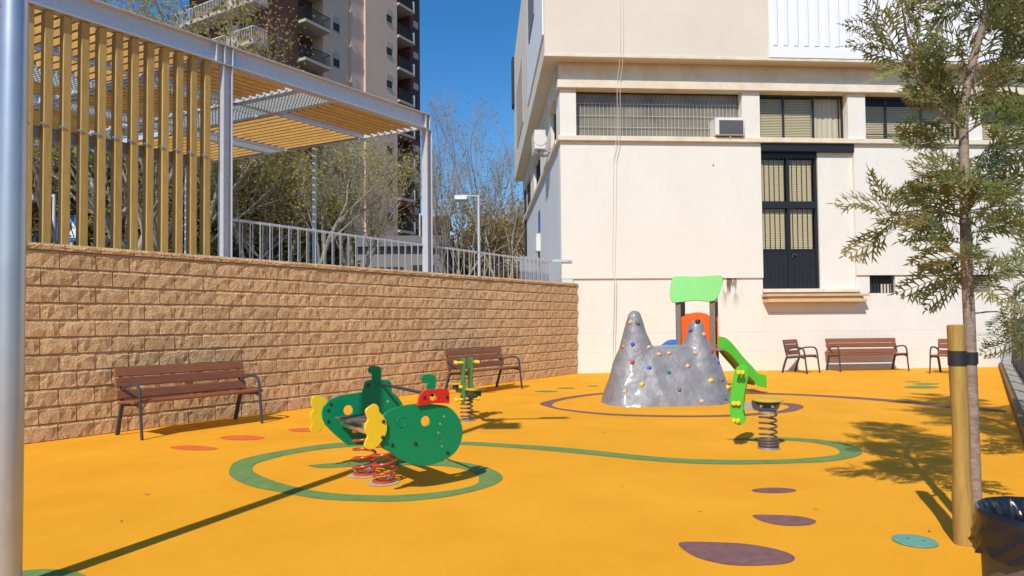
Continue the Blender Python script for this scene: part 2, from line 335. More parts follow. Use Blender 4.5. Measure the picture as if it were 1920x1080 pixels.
painted('painted_leaf', smooth_loop([(-2.473, 8.743), (-2.508, 8.640), (-2.651, 8.606), (-2.822, 8.659), (-2.923, 8.770), (-2.893, 8.875), (-2.746, 8.912), (-2.570, 8.856)], 5), 'pred')
painted('painted_leaf', smooth_loop([(5.607, 14.845), (5.461, 14.677), (5.246, 14.625), (5.081, 14.717), (5.063, 14.903), (5.206, 15.076), (5.428, 15.131), (5.595, 15.034)], 5), 'pred')
painted('painted_leaf', smooth_loop([(-0.342, 13.260), (-0.382, 13.158), (-0.484, 13.124), (-0.589, 13.177), (-0.637, 13.287), (-0.599, 13.390), (-0.495, 13.426), (-0.388, 13.371)], 5), 'pred')
painted('painted_leaf', smooth_loop([(8.446, 13.362), (8.234, 13.187), (7.958, 13.133), (7.773, 13.231), (7.786, 13.427), (7.996, 13.609), (8.282, 13.666), (8.469, 13.562)], 5), 'pgreen')
painted('painted_leaf', smooth_loop([(8.853, 14.003), (8.703, 13.893), (8.490, 13.863), (8.337, 13.931), (8.331, 14.057), (8.480, 14.170), (8.698, 14.201), (8.852, 14.131)], 5), 'pgreen')
painted('painted_leaf', smooth_loop([(8.792, 14.504), (8.701, 14.441), (8.563, 14.426), (8.458, 14.467), (8.447, 14.541), (8.538, 14.604), (8.678, 14.619), (8.783, 14.577)], 5), 'pgreen')
painted('painted_leaf', smooth_loop([(0.884, 13.247), (0.810, 13.148), (0.647, 13.120), (0.488, 13.178), (0.424, 13.290), (0.496, 13.391), (0.662, 13.421), (0.823, 13.361)], 5), 'pgreen')
painted('painted_leaf', smooth_loop([(1.274, 13.843), (1.212, 13.756), (1.079, 13.731), (0.952, 13.781), (0.905, 13.879), (0.965, 13.968), (1.100, 13.994), (1.229, 13.942)], 5), 'pgreen')
painted('painted_leaf', smooth_loop([(1.808, 14.246), (1.765, 14.168), (1.683, 14.142), (1.608, 14.183), (1.585, 14.268), (1.627, 14.348), (1.710, 14.374), (1.786, 14.332)], 5), 'pgreen')
painted('painted_leaf', smooth_loop([(-2.299, 3.689), (-2.305, 3.586), (-2.447, 3.548), (-2.649, 3.594), (-2.800, 3.702), (-2.810, 3.812), (-2.661, 3.855), (-2.444, 3.802)], 5), 'pgreen')
# teal cover at 2.454, 4.166 r edges 2.329, 4.169 / 2.580, 4.162
# terrace behind the wall
tg = [wp(-16, .32), wp(12.0, .32), Vector((1.0, 17.9, 0)), Vector((1.0, 33, 0)), Vector((60, 60, 0)), Vector((220, 300, 0)), Vector((-260, 300, 0)), Vector((-260, -20, 0))]
mb = MB().add([(p.x, p.y, 2.2) for p in tg], [tuple(range(len(tg)))]); struct(mb.build('terrace', M['paving']))

# ================================================================== RETAINING WALL
RW = thing('retaining_wall', 'tan split-face concrete block retaining wall below the wooden pergola', 'wall', A0, WANG)
BW, BH = .4, .208
MB().box(-6, 12.6, .012, .30, -.1, 2.29).build('core', M['joint'], RW)
def block_mesh(seed, length, height, amp=.022):
    r = random.Random(seed); nx, nz = 9, 5; off = seed*7.3
    xs = [.0012, .008]+[.008+(length-.016)*q/(nx-3) for q in range(1, nx-3)]+[length-.008, length-.0012]
    zs = [.002, .009]+[height*.5]+[height-.042, height-.004]
    vs_ = []; fs = []
    c = .007
    for j in range(nz):
        for i in range(nx):
            x = xs[i]; z = zs[j]
            if 1 < i < nx-2: x += r.uniform(-.015, .015)
            if 1 < j < nz-2: z += r.uniform(-.03, .03)
            if (i in (1, nx-2)) or (j in (1, nz-2)): x += r.uniform(-.004, .004); z += r.uniform(-.004, .004)
            e = min(i, nx-1-i, j, nz-1-j)
            dpt = 0 if e == 0 else -.016-amp*.65*noise.noise((x*9+off, z*11, off))-r.uniform(0, .010)
            if e == 1: dpt = dpt*(.9 if j == nz-2 else (.75 if j == 1 else .4))-.002
            vs_.append((x, min(dpt, -.001), z))
    for j in range(nz-1):
        for i in range(nx-1):
            a = j*nx+i
            if (i+j) % 2: fs += [(a, a+1, a+nx+1), (a, a+nx+1, a+nx)]
            else: fs += [(a, a+1, a+nx), (a+1, a+nx+1, a+nx)]
    b0 = len(vs_)
    vs_ += [(0.002, .02, 0.001), (length-.002, .02, 0.001), (length-.002, .02, height-.002), (0.002, .02, height-.002)]
    fs += [tuple([b0+1, b0]+list(range(0, nx))), tuple([b0+3, b0+2]+[(nz-1)*nx+i for i in range(nx-1, -1, -1)]),
           tuple([b0, b0+3]+[j*nx for j in range(nz-1, -1, -1)]), tuple([b0+2, b0+1]+[j*nx+nx-1 for j in range(nz)])]
    return vs_, fs
var = [block_mesh(k+1, BW, BH) for k in range(14)]
bms = [MB().add(*v).mesh('block', M['stone']) for v in var]
slots = []
for row in range(11):
    s = -6+(.2 if row % 2 else 0)-.057
    while s < 12.3:
        slots.append((s, row)); s += BW
vis = sorted([q for q in slots if q[0] > -.45 and q[0] < 12.2], key=lambda q: q[0])[:300]
vset = set(vis); rest = MB()
for (s, row) in slots:
    k = rng.randrange(14)
    if (s, row) in vset:
        inst('block', bms[k], RW, (s, rng.uniform(-.003, .003), row*BH), (0, rng.uniform(-.003, .003), 0))
    else:
        rest.add([(x+s, y, z+row*BH) for x, y, z in var[k][0]], var[k][1])
o = rest.build('block', M['stone'], RW); o['kind'] = 'stuff'
capv = [MB().add(*block_mesh(60+k, BW, .085, .012)).mesh('cap_stone', M['stone']) for k in range(6)]
s = -6
while s < 12.3:
    o = inst('cap_stone', capv[rng.randrange(6)], RW, (s, -.012, 2.295)); s += BW
MB().box(-6, 12.4, .012, .32, 2.296, 2.372).build('cap_bed', M['stone'], RW)

# ================================================================== PERGOLA
PG = thing('pergola', 'galvanised steel pergola with slatted pine roof and screen above the block wall', 'pergola', A0, WANG)
SK = -.19
def P(s0, t, z): return (s0+SK*t, t, z)
ZB, ZT = 5.30, 5.61
def hbeam(p, q, h=.3, w_=.16, tf=.014):
    mb = MB(); up_ = Vector((0, 0, 1)); p, q = Vector(p), Vector(q)
    mb.bar(p+up_*(tf/2), q+up_*(tf/2), w_, tf); mb.bar(p+up_*(h-tf/2), q+up_*(h-tf/2), w_, tf); mb.bar(p+up_*h/2, q+up_*h/2, .012, h-2*tf-.002)
    return mb
hbeam((-4.6, .2, ZB), (2.55, .2, ZB), .31).build('beam', M['galv'], PG)
hbeam((2.556, .2, ZB), (6.98, .2, ZB), .31).build('beam', M['galv'], PG)
for s_ in (2.42, 2.55, 2.68, 6.86, 6.97):
    MB().box(s_-.006, s_+.006, .125, .193, ZB+.016, ZT-.016).build('stiffener', M['galv'], PG)
bo = MB().cyl((0, -.012, 0), (0, .012, 0), .013, 6).mesh('bolt', M['steel'])
for s_ in (2.36, 2.74, 6.83):
    for k in range(4): inst('bolt', bo, PG, (s_, .19, ZB+.06+.06*k))
def post(s0, t, z0=2.2, z1=ZB-.002, wd=.15):
    mb = MB(); x, y, _ = P(s0, t, 0)
    mb.box(x-wd/2, x-wd/2+.012, y-wd/2, y+wd/2, z0, z1); mb.box(x+wd/2-.012, x+wd/2, y-wd/2, y+wd/2, z0, z1); mb.box(x-wd/2+.013, x+wd/2-.013, y-.005, y+.005, z0, z1)
    return mb.build('post', M['galv'], PG)
for s0, t in ((2.60, .2), (6.95, .2), (6.95, 7.1), (-1.9, .2)): post(s0+.0385*(t < 1), t)
for s0, t in ((6.95, 3.1), (2.5, 7.1), (-1.9, 7.1)):
    x, y, _ = P(s0, t, 0); MB().cyl((x, y, 2.2), (x, y, ZB-.002), .045, 12).build('post', M['galv'], PG, smooth=40)
def joist(a, b, h=.16, w_=.08, z=ZB+.02): 
    return hbeam((a[0], a[1], z), (b[0], b[1], z), h, w_, .01).build('joist', M['galv'], PG)
# members across (towards the terrace)
for s0 in (-1.6, 2.36, 2.47, 4.0, 4.78, 6.95): joist(P(s0, .29, 0), P(s0, 7.1, 0), .14, .06)
for t, e0, e1 in ((1.75, -4.5, 6.9), (3.95, -4.5, 6.9), (4.45, -4.5, 6.9), (7.1, -4.5, 6.98)):
    xs = [-4.5, -1.57, 2.33, 2.50, 4.03, 4.75, 6.91]
    for a, b in zip(xs[:-1], xs[1:]): joist(P(a+.06, t, 0), P(b, t, 0), .15, .07)
# roof slats
def slat(a, b, h=.095, th=.042, z=ZB+.085):
    mb = MB().bar((a[0], a[1], z), (b[0], b[1], z), th, h); return mb.build('roof_slat', M['roofwood'], PG)
def dslats(sa, sb, ta, tb, p=.165):
    t = ta+.08
    while t < tb-.05: slat(P(sa+.05, t, 0), P(sb-.05, t, 0)); t += p
def mslats(sa, sb, ta, tb, p=.165):
    s_ = sa+.09
    while s_ < sb-.05: slat(P(s_, ta+.05, 0), P(s_, tb-.05, 0)); s_ += p
dslats(4.8, 6.93, .27, 1.72); mslats(4.8, 6.93, 1.8, 3.92); mslats(4.8, 6.93, 4.48, 7.07, .18)
dslats(2.5, 3.98, .27, 1.72); dslats(2.5, 3.98, 1.8, 3.92)
dslats(2.5, 3.98, 4.48, 7.07, .2)
mslats(-1.5, 2.34, .27, 1.72, .175); mslats(-1.5, 2.34, 1.8, 2.62, .175)
dslats(-1.5, 2.34, 3.3, 3.95, .17); dslats(-1.5, 2.34, 4.48, 7.07, .2)
mslats(-4.5, -1.62, .27, 2.62, .2)
# expanded-metal gratings
def grate(sa, sb, ta, tb, z=ZB+.05):
    mb = MB(); n = max(4, int((sb-sa)/.055)); k = max(3, int((tb-ta)/.075))
    for i in range(n+1):
        s_ = sa+(sb-sa)*i/n; mb.bar(P(s_, ta, z), P(s_, tb, z), .026, .03)
    for j in range(k+1):
        t = ta+(tb-ta)*j/k; mb.bar(P(sa, t, z+.027), P(sb, t, z+.027), .03, .02)
    return mb.build('grating', M['grating'], PG)
grate(4.04, 4.74, .32, 1.71); grate(2.52, 4.74, 1.80, 2.12); grate(4.83, 6.9, 4.0, 4.4); grate(2.52, 4.74, 4.0, 4.4); grate(-1.5, 2.33, 2.66, 3.26); grate(4.05, 4.74, 2.2, 3.9)
# screen of upright slats
sm = MB().box(-.045, .045, .178, .318, 2.376, ZB-.006).mesh('screen_slat', M['wood'], bevel=.004)
clip = MB().box(-.058, .008, -.008, .002, 0, .022).mesh('clip', M['steel'])
SX = [2.37-.2045*i for i in range(25)]
for s_ in SX:
    inst('screen_slat', sm, PG, (s_-.06, 0, 0))
    inst('clip', clip, PG, (s_-.09, .177, 3.86))
hbeam((-4.6, .40, 3.72), (2.5, .40, 3.72), .16, .08, .01).build('screen_rail', M['galv'], PG)

# ================================================================== RAILING
RL = thing('metal_railing', 'galvanised picket railing along the top of the block wall', 'railing', A0, WANG)
MB().bar((2.75, .27, 2.985), (11.6, .27, 2.905), .042, .038).build('top_rail', M['galv'], RL)
MB().bar((2.75, .27, 2.40), (11.6, .27, 2.36), .04, .02).build('bottom_rail', M['galv'], RL)
pk = MB().box(-.0048, .0048, -.0045, .0045, 0, 1).mesh('picket', M['galv'])
s_ = 2.86; i = 0
while s_ < 11.55:
    if abs(s_-6.99) > .1:
        zt = 2.985-.08*(s_-2.75)/8.85
        inst('picket', pk, RL, (s_, .236 if i % 2 == 0 else .304, 2.25), (0, 0, 0), (1.4 if i % 2 == 0 else 1, 1, zt+(.022 if i % 2 == 0 else -.01)-2.25))
    s_ += .0875; i += 1
GT = thing('gate_panel', 'grey steel picket gate against the grey side wall of the school', 'gate', A0, WANG)
for k in range(15): MB().box(10.35+k*.085, 10.40+k*.085, .37, .385, 2.2, 2.98+(.02 if k % 3 == 0 else 0)).build('picket', M['galv'], GT)
MB().box(10.3, 11.62, .39, .41, 2.86, 2.90).build('rail', M['galv'], GT)
MB().box(10.3, 11.62, .39, .41, 2.35, 2.39).build('rail', M['galv'], GT)

# ================================================================== SCHOOL BUILDING
SB_ = thing('school_building', 'cream rendered school building with overhanging upper floor and black barred door', 'building', C0, FANG)
UE = 19.0
def part(nm, m, x0, x1, y0, y1, z0, z1, bev=0, par=None): return MB().box(x0, x1, y0, y1, z0, z1).build(nm, M[m], par or SB_, bevel=bev)
def sbox(nm, m, xo, x1, y0, y1, z0, z1, par=None):
    """box on the skewed side wall; xo/x1 offsets from the wall line"""
    q = lambda x, y: x+.03*y
    mb = MB().add([(q(xo, y0), y0, z0), (q(x1, y0), y0, z0), (q(x1, y1), y1, z0), (q(xo, y1), y1, z0), (q(xo, y0), y0, z1), (q(x1, y0), y0, z1), (q(x1, y1), y1, z1), (q(xo, y1), y1, z1)],
                  [(0, 3, 2, 1), (4, 5, 6, 7), (0, 1, 5, 4), (1, 2, 6, 5), (2, 3, 7, 6), (3, 0, 4, 7)])
    return mb.build(nm, M[m], par or SB_)
# stained base render
sm_ = M['white2'].copy(); sm_.name = 'base_render'; M['base'] = sm_
n = sm_.node_tree; L = n.links.new; b = n.nodes['Principled BSDF']; src = b.inputs['Base Color'].links[0].from_socket
tc = n.nodes.new('ShaderNodeTexCoord'); sx = n.nodes.new('ShaderNodeSeparateXYZ'); L(tc.outputs['Object'], sx.inputs[0])
def mrange(sock, a, b_):
    r = n.nodes.new('ShaderNodeMapRange'); r.interpolation_type = 'SMOOTHSTEP'; r.inputs[1].default_value = a; r.inputs[2].default_value = b_; L(sock, r.inputs[0]); return r.outputs[0]
def mul(a, b_):
    k = n.nodes.new('ShaderNodeMath'); k.operation = 'MULTIPLY'; L(a, k.inputs[0]); L(b_, k.inputs[1]); return k.outputs[0]
mp = n.nodes.new('ShaderNodeMapping'); mp.inputs['Scale'].default_value = (9, 9, 1.6); L(tc.outputs['Object'], mp.inputs[0])
nz = n.nodes.new('ShaderNodeTexNoise'); nz.inputs['Scale'].default_value = 1.4; nz.inputs['Detail'].default_value = 8; L(mp.outputs[0], nz.inputs[0])
ms_ = mul(mul(mul(mrange(sx.outputs[0], 4.25, 4.5), mrange(sx.outputs[0], 5.0, 4.62)), mrange(sx.outputs[2], 1.55, 2.35)), mrange(nz.outputs[0], .48, .62))
mx = n.nodes.new('ShaderNodeMix'); mx.data_type = 'RGBA'; mx.inputs[7].default_value = (.16, .12, .085, 1); L(ms_, mx.inputs[0]); L(src, mx.inputs[6]); L(mx.outputs[2], b.inputs['Base Color'])

part('interior', 'dark', .4, UE-.3, 1.3, 14.5, .1, 8.2)
part('lower_wall', 'white', 0, 5.50, 0, .30, 2.50, 6.168)
part('lower_wall', 'white', 8.14, UE, 0, .30, 2.56, 6.168)
part('recess_wall', 'white2', 7.15, 8.137, .10, .30, 2.2, 5.95)
part('base_wall', 'base', .02, 5.50, .045, .30, 1.55, 2.497)
part('base_wall', 'base', 5.503, 8.497, .045, .30, 1.55, 2.09)
part('base_wall', 'base', 8.14, 8.525, .045, .30, 2.092, 2.557); part('base_wall', 'base', 8.5, UE, .045, .30, 1.55, 2.065)
part('base_wall', 'base', 9.26, 11.485, .045, .30, 2.067, 2.557); part('base_wall', 'base', 12.07, UE, .045, .30, 2.067, 2.557)
part('plinth', 'base', -.05, UE, .028, .30, 1.05, 1.547, .004); part('plinth', 'base', -.07, UE, .010, .30, .54, 1.047, .004); part('plinth', 'base', -.09, UE, -.010, .30, -.1, .537, .004)
part('window_ledge', 'trim', -.07, UE, -.10, .32, 6.171, 6.30, .008)
for a, b_ in ((0, .44), (5.005, 5.5), (8.0, 8.505), (11.4, 11.9), (14.6, 15.1)): part('pillar', 'white2', a, b_, 0, .45, 6.303, 7.577, .006)
part('fascia', 'trim', -.07, UE, -.11, .45, 7.58, 7.79, .008)
part('frieze', 'trim', -.01, UE, 0, .40, 7.793, 8.297)
# upper floor
mb = MB().add([(-.45, -.45, 8.30), (UE, -.45, 8.30), (UE, 15.3, 8.30), (0.01, 15.3, 8.30), (-.45, -.45, 14.2), (UE, -.45, 14.2), (UE, 15.3, 14.2), (0.01, 15.3, 14.2)], [(0, 3, 2, 1), (4, 5, 6, 7), (0, 1, 5, 4), (1, 2, 6, 5), (2, 3, 7, 6), (3, 0, 4, 7)])
mb.build('upper_floor', M['upper'], SB_)
part('upper_drip', 'trim', -.47, UE, -.475, -.40, 8.262, 8.34, .006)
part('sheet_base', 'sheet', 5.57, UE, -.49, -.452, 8.345, 8.66)
mb = MB(); vs_, fs = [], []; x = 5.57; y0, y1 = -.470, -.503; prof = []
while x < UE:
    prof += [(x, y0), (x+.07, y0), (x+.11, y1), (x+.22, y1), (x+.26, y0)]; x += .285
for (px, py) in prof: vs_ += [(px, py, 8.663), (px, py, 14.2)]
for i in range(len(prof)-1): fs.append((2*i, 2*i+2, 2*i+3, 2*i+1))
mb.add(vs_, fs).build('corrugated_sheet', M['sheet'], SB_, recalc=False)
sbox('side_sheet', 'sheet', -.475, -.44, -.30, 5.6, 8.9, 14.2)
sbox('side_slot', 'acgrey', -.50, -.47, 2.2, 4.4, 10.6, 14.1); sbox('side_slot', 'tslab', -.47, -.44, 8.3, 12.5, 9.2, 11.8)
sbox('roof_trim', 'black', -.56, -.44, 14.6, 15.35, 11.9, 14.25)
# side wall
sbox('side_wall', 'sidegrey', 0.001, .3, .302, 15, 0, 6.168); sbox('side_wall', 'sidegrey', 0.0, .3, 0.003, .30, 0, 2.49)
sbox('side_ledge', 'trim', -.10, .30, .33, 15.1, 6.171, 6.295)
sbox('side_fascia', 'trim', -.06, .30, .46, 15, 7.582, 8.295)
for a, b_ in ((.46, .9), (2.3, 6.0), (8.9, 10.8), (13.0, 15)): sbox('side_pier', 'white2', 0, .3, a, b_, 6.30, 7.578)
for a, b_ in ((.9, 2.3), (6.0, 8.9), (10.8, 13.0)):
    o = sbox('side_window', 'dark', .16, .2, a, b_, 6.30, 7.578)
    for k in range(4): y = a+.03+(b_-a-.06)*k/3; sbox('window_bar', 'darkframe', .10, .14, y-.02, y+.02, 6.31, 7.57, o)
# windows of the strip
def win(x0, x1, z0, z1, divs, open_at=None):
    f = MB(); y0, y1 = .24, .29; t = .05
    f.box(x0, x1, y0, y1, z0, z0+t); f.box(x0, x1, y0, y1, z1-t, z1)
    xs = [x0]+divs+[x1]
    for i, x in enumerate(xs):
        a = x if i == 0 else (x-t if i == len(xs)-1 else x-t/2); f.box(a, a+t, y0+.002, y1-.002, z0+t+.001, z1-t-.001)
    fo = f.build('window', M['darkframe'], SB_)
    for i in range(len(xs)-1): MB().add([(xs[i]+.02, .265, z0+.045), (xs[i+1]-.02, .265, z0+.045), (xs[i+1]-.02, .265, z1-.045), (xs[i]+.02, .265, z1-.045)], [(0, 1, 2, 3)]).build('pane', M['glass'], fo, recalc=False)
    return fo
def blind(fo, x0, x1, z0, z1, y=.36, step=.05, m='blind', ang=28):
    mb = MB(); z = z0
    c, s_ = math.cos(R(ang)), math.sin(R(ang))
    while z < z1:
        h = step*.55; mb.add([(x0, y-h*s_, z-h*c), (x1, y-h*s_, z-h*c), (x1, y+h*s_, z+h*c), (x0, y+h*s_, z+h*c)], [(0, 1, 2, 3)]); z += step
    return mb.build('blind', M[m], fo, recalc=False)
def curtain(fo, x0, x1, z0, z1, y=.42):
    mb = MB(); n = int((x1-x0)/.03); v = []
    for i in range(n+1): x = x0+(x1-x0)*i/n; yy = y+.015*math.sin(x*42)+.008*math.sin(x*17); v += [(x, yy, z0), (x, yy, z1)]
    return mb.add(v, [(2*i, 2*i+2, 2*i+3, 2*i+1) for i in range(n)]).build('curtain', M['curtain'], fo, recalc=False, smooth=80)
ZL, ZH = 6.303, 7.576
# reeded translucent glazing of the first bay
rw = MB().box(.44, 5.0, .24, .30, ZL, ZL+.03).box(.44, 5.0, .24, .30, ZH-.03, ZH).build('window', M['darkframe'], SB_)
mb = MB(); n = 352; vs_ = []
for i in range(n+1):
    x = .442+4.55*i/n; ph = 2*math.pi*(x/.104); y = .27-.014*abs(math.sin(ph/2)); vs_ += [(x, y, ZL+.03), (x, y, ZH-.03)]
mb.add(vs_, [(2*i, 2*i+2, 2*i+3, 2*i+1) for i in range(n)]).build('reeded_pane', M['reed'], rw, recalc=False, smooth=60)
for z in (6.62, 6.93, 7.26): MB().cyl((.45, .225, z), (4.99, .225, z), .008, 6).build('glazing_rail', M['drain'], rw)
mb = MB()
for k in range(43): mb.box(.50+.104*k-.004, .50+.104*k+.004, .236, .244, ZL+.03, ZH-.25)
mb.build('glazing_bars', M['blind'], rw)
w2 = win(5.5, 8.0, ZL, ZH, [6.28, 7.14]); blind(w2, 5.55, 7.12, 6.36, 7.5, step=.045); curtain(w2, 7.16, 7.96, 6.33, 7.55)
w3 = win(8.505, 11.4, ZL, ZH, [9.25, 10.3]); blind(w3, 8.55, 11.36, 6.36, 7.4, y=.5, step=.05)
bk = MB()
for z in (6.40, 6.50): bk.bar((8.60, .20, z), (9.9, .20, z), .025, .025)
for x in (8.62, 9.2, 9.88): bk.bar((x, .20, 6.31), (x, .20, 6.51), .025, .025)
bk.build('sill_guard', M['black'], w3)
w4 = win(11.9, 14.6, ZL, ZH, [12.8, 13.7]); blind(w4, 11.95, 14.55, 6.36, 7.5, y=.5)
w5 = win(15.1, UE, ZL, ZH, [16.4, 17.7]); blind(w5, 15.15, UE-.1, 6.36, 7.5, y=.5)
# door bay
part('door_lintel', 'black', 5.505, 8.135, -.035, .25, 5.952, 6.165, .006)
dr = MB(); y0, y1 = .15, .21
dr.box(5.505, 5.575, y0, y1, 2.205, 5.95); dr.box(7.075, 7.147, y0, y1, 2.205, 5.95); dr.box(5.577, 7.073, y0, y1, 5.80, 5.95)
door = dr.build('door', M['black'], SB_)
MB().box(5.577, 7.073, y0-.015, y1, 4.42, 4.61).build('transom', M['black'], door)
MB().box(6.285, 6.365, y0-.003, y1-.003, 2.22, 4.418).box(6.285, 6.365, y0-.003, y1-.003, 4.612, 5.798).build('mullion', M['black'], door)
for a, b_ in ((5.58, 6.283), (6.367, 7.07)):
    mb = MB().box(a, b_, .17, .20, 2.22, 3.24); k = 6
    for i in range(k+1): x = a+.02+(b_-a-.04)*i/k; mb.box(x-.012, x+.012, .160, .1695, 2.23, 3.22)
    mb.build('door_panel', M['black'], door)
    MB().box(a, b_, .155, .205, 3.243, 3.30).build('lock_rail', M['black'], door)
    for z0, z1 in ((3.303, 4.415), (4.615, 5.795)):
        for i in range(5): x = a+(b_-a)*(i+.5)/5; MB().cyl((x, .165, z0), (x, .165, z1), .014, 8).build('bar', M['black'], door)
        MB().add([(a, .222, z0), (b_, .222, z0), (b_, .222, z1), (a, .222, z1)], [(0, 1, 2, 3)]).build('pane', M['glass'], door, recalc=False)
        blind(door, a+.01, b_-.01, z0+.03, z1-.02, y=.265, step=.048, ang=20)
MB().box(6.36, 6.50, .10, .15, 3.12, 3.16).box(6.36, 6.40, .10, .15, 3.05, 3.16).build('handle', M['iron'], door)
part('door_sill', 'trim', 5.47, 8.2, -.06, .30, 2.10, 2.197, .006)
part('sill_plank', 'sillwood', 5.45, 8.30, -.30, .04, 1.985, 2.045, .004); part('sill_plank', 'sillwood', 5.48, 8.24, -.28, .04, 1.83, 1.91, .004); part('sill_bracket', 'sillwood', 5.55, 8.10, -.24, .04, 1.912, 1.984)
part('vent_hole', 'dark', 8.53, 9.258, .20, .24, 2.07, 2.556)
for i in range(8): x = 8.57+.092*i; part('vent_bar', 'black', x, x+.022, .09, .11, 2.07, 2.556)
MB().box(8.90, 9.20, .16, .19, 2.075, 2.32).build('vent_board', M['curtain'], SB_)
part('vent_hole', 'dark', 11.49, 12.068, .20, .24, 2.07, 2.556)
for i in range(7): z = 2.10+.065*i; MB().bar((11.49, .12, z), (12.066, .12, z), .012, .05, (0, .6, 1)).build('louvre', M['acgrey'], SB_)
# things fixed to the building
def F(u, y, z): return SB_.matrix_basis @ Vector((u, y, z))
AC = thing('window_air_conditioner', 'beige window air conditioner in the long reeded window', 'air conditioner', F(4.58, .02, 6.303), FANG)
MB().box(-.40, .40, -.20, .24, 0.03, .50).build('casing', M['acwhite'], AC, bevel=.012)
gm = MB(); gm.box(-.30, .36, -.211, -.2005, .06, .42)
gm.build('back_grille', M['acgrey'], AC)
for i in range(12): MB().box(-.30, .36, -.222, -.212, .07+.029*i, .08+.029*i).build('grille_bar', M['acgrey'], AC)
MB().prism([(-.30, .425), (.36, .425), (.36, .455), (.12, .455), (.10, .435), (-.04, .435), (-.06, .455), (-.30, .455)], -.225, -.202).build('lip', M['acwhite'], AC)
MB().cyl((.02, -.15, -.03), (.02, -.15, .028), .015).build('drain_spout', M['acwhite'], AC)
AO = thing('outdoor_air_conditioner', 'white outdoor air conditioner unit on the shaded side of the school', 'air conditioner', F(.0, 2.6, 6.5), FANG)
MB().box(-.44, -.10, -.42, .42, .02, .60).build('casing', M['acwhite'], AO, bevel=.015)
MB().lathe([(.20, 0), (.20, .012), (.17, .014), (0, .014)], 20, mx=Matrix.Translation((-.27, -.421, .32)) @ Matrix.Rotation(R(90), 4, 'X')).build('badge', M['acwhite'], AO)
MB().bar((-.44, -.25, 0), (.06, -.25, 0), .04, .03).bar((-.44, .25, 0), (.06, .25, 0), .04, .03).build('bracket', M['galv'], AO)
for k in range(3): MB().tube(smooth_path([(-.3, -.30+.05*k, .02), (-.25, -.32, -.12-.03*k), (-.05, -.3, -.16), (.05, -.28, -.12)], 4), .016, 6).build('hose', M['acgrey'], AO, smooth=60)
for i, (u0, lb) in enumerate(((1.56, 'left of two thin white cables running down the school facade'), (1.64, 'right of two thin white cables running down the school facade'))):
    dx = -.22+i*-.02
    pts = [(u0, -.46, 14), (u0-.01, -.467, 11), (u0, -.463, 9.2), (u0-.02, -.47, 8.28), (u0-.02, -.12, 7.75), (u0-.03, -.12, 7.6), (u0-.04, -.115, 6.31), (u0-.09, -.112, 6.1), (u0-.13, -.012, 5.6), (u0-.17, -.012, 4.0), (u0+dx+.02, -.012, 2.6), (u0+dx+.05, -.03, 2.4), (u0+dx+.03, -.02, 1.5), (u0+dx, -.022, .7), (u0+dx+.01, -.025, 0.01)]
    o = MB().tube(pts, .0065, 6).build('cable', M['cable'], None, smooth=60); o.matrix_basis = SB_.matrix_basis.copy(); tag(o, lb, 'cable')
q = thing('meter_box', 'beige meter box with a pipe below on the grey side wall', 'box', F(.2, 6.6, 3.8), FANG)
MB().box(-.16, 0, -.30, .30, .1, .72).build('casing', M['acwhite'], q, bevel=.01); MB().cyl((-.05, -.05, -.5), (-.05, -.05, .1), .03).build('pipe', M['acgrey'], q)
q = thing('wall_sign', 'narrow blue sign on the grey side wall above the meter box', 'sign', F(.2, 6.5, 4.62), FANG); MB().box(-.03, -.005, -.25, .25, 0, .75).build('panel', M['blue'], q)
q = thing('wall_bracket', 'short galvanised bracket sticking out of the cream corner by the gate', 'bracket', F(.0, -.02, 2.98), FANG)
MB().bar((-.25, 0, 0), (.26, 0, -.01), .03, .07).build('flat_bar', M['galv'], q); MB().cyl((.2, -.02, 0), (.2, -.035, 0), .012, 6).build('bolt', M['steel'], q)
tag(MB().lathe([(.022, 0), (.02, .02), (0, .022)], 10, mx=Matrix.Translation(F(4.16, 0, 5.56)) @ Matrix.Rotation(FANG, 4, 'Z') @ Matrix.Rotation(R(90), 4, 'X')).build('rusty_bolt', M['orangebrick']), 'small rusty bolt head in the middle of the cream wall', 'bolt')

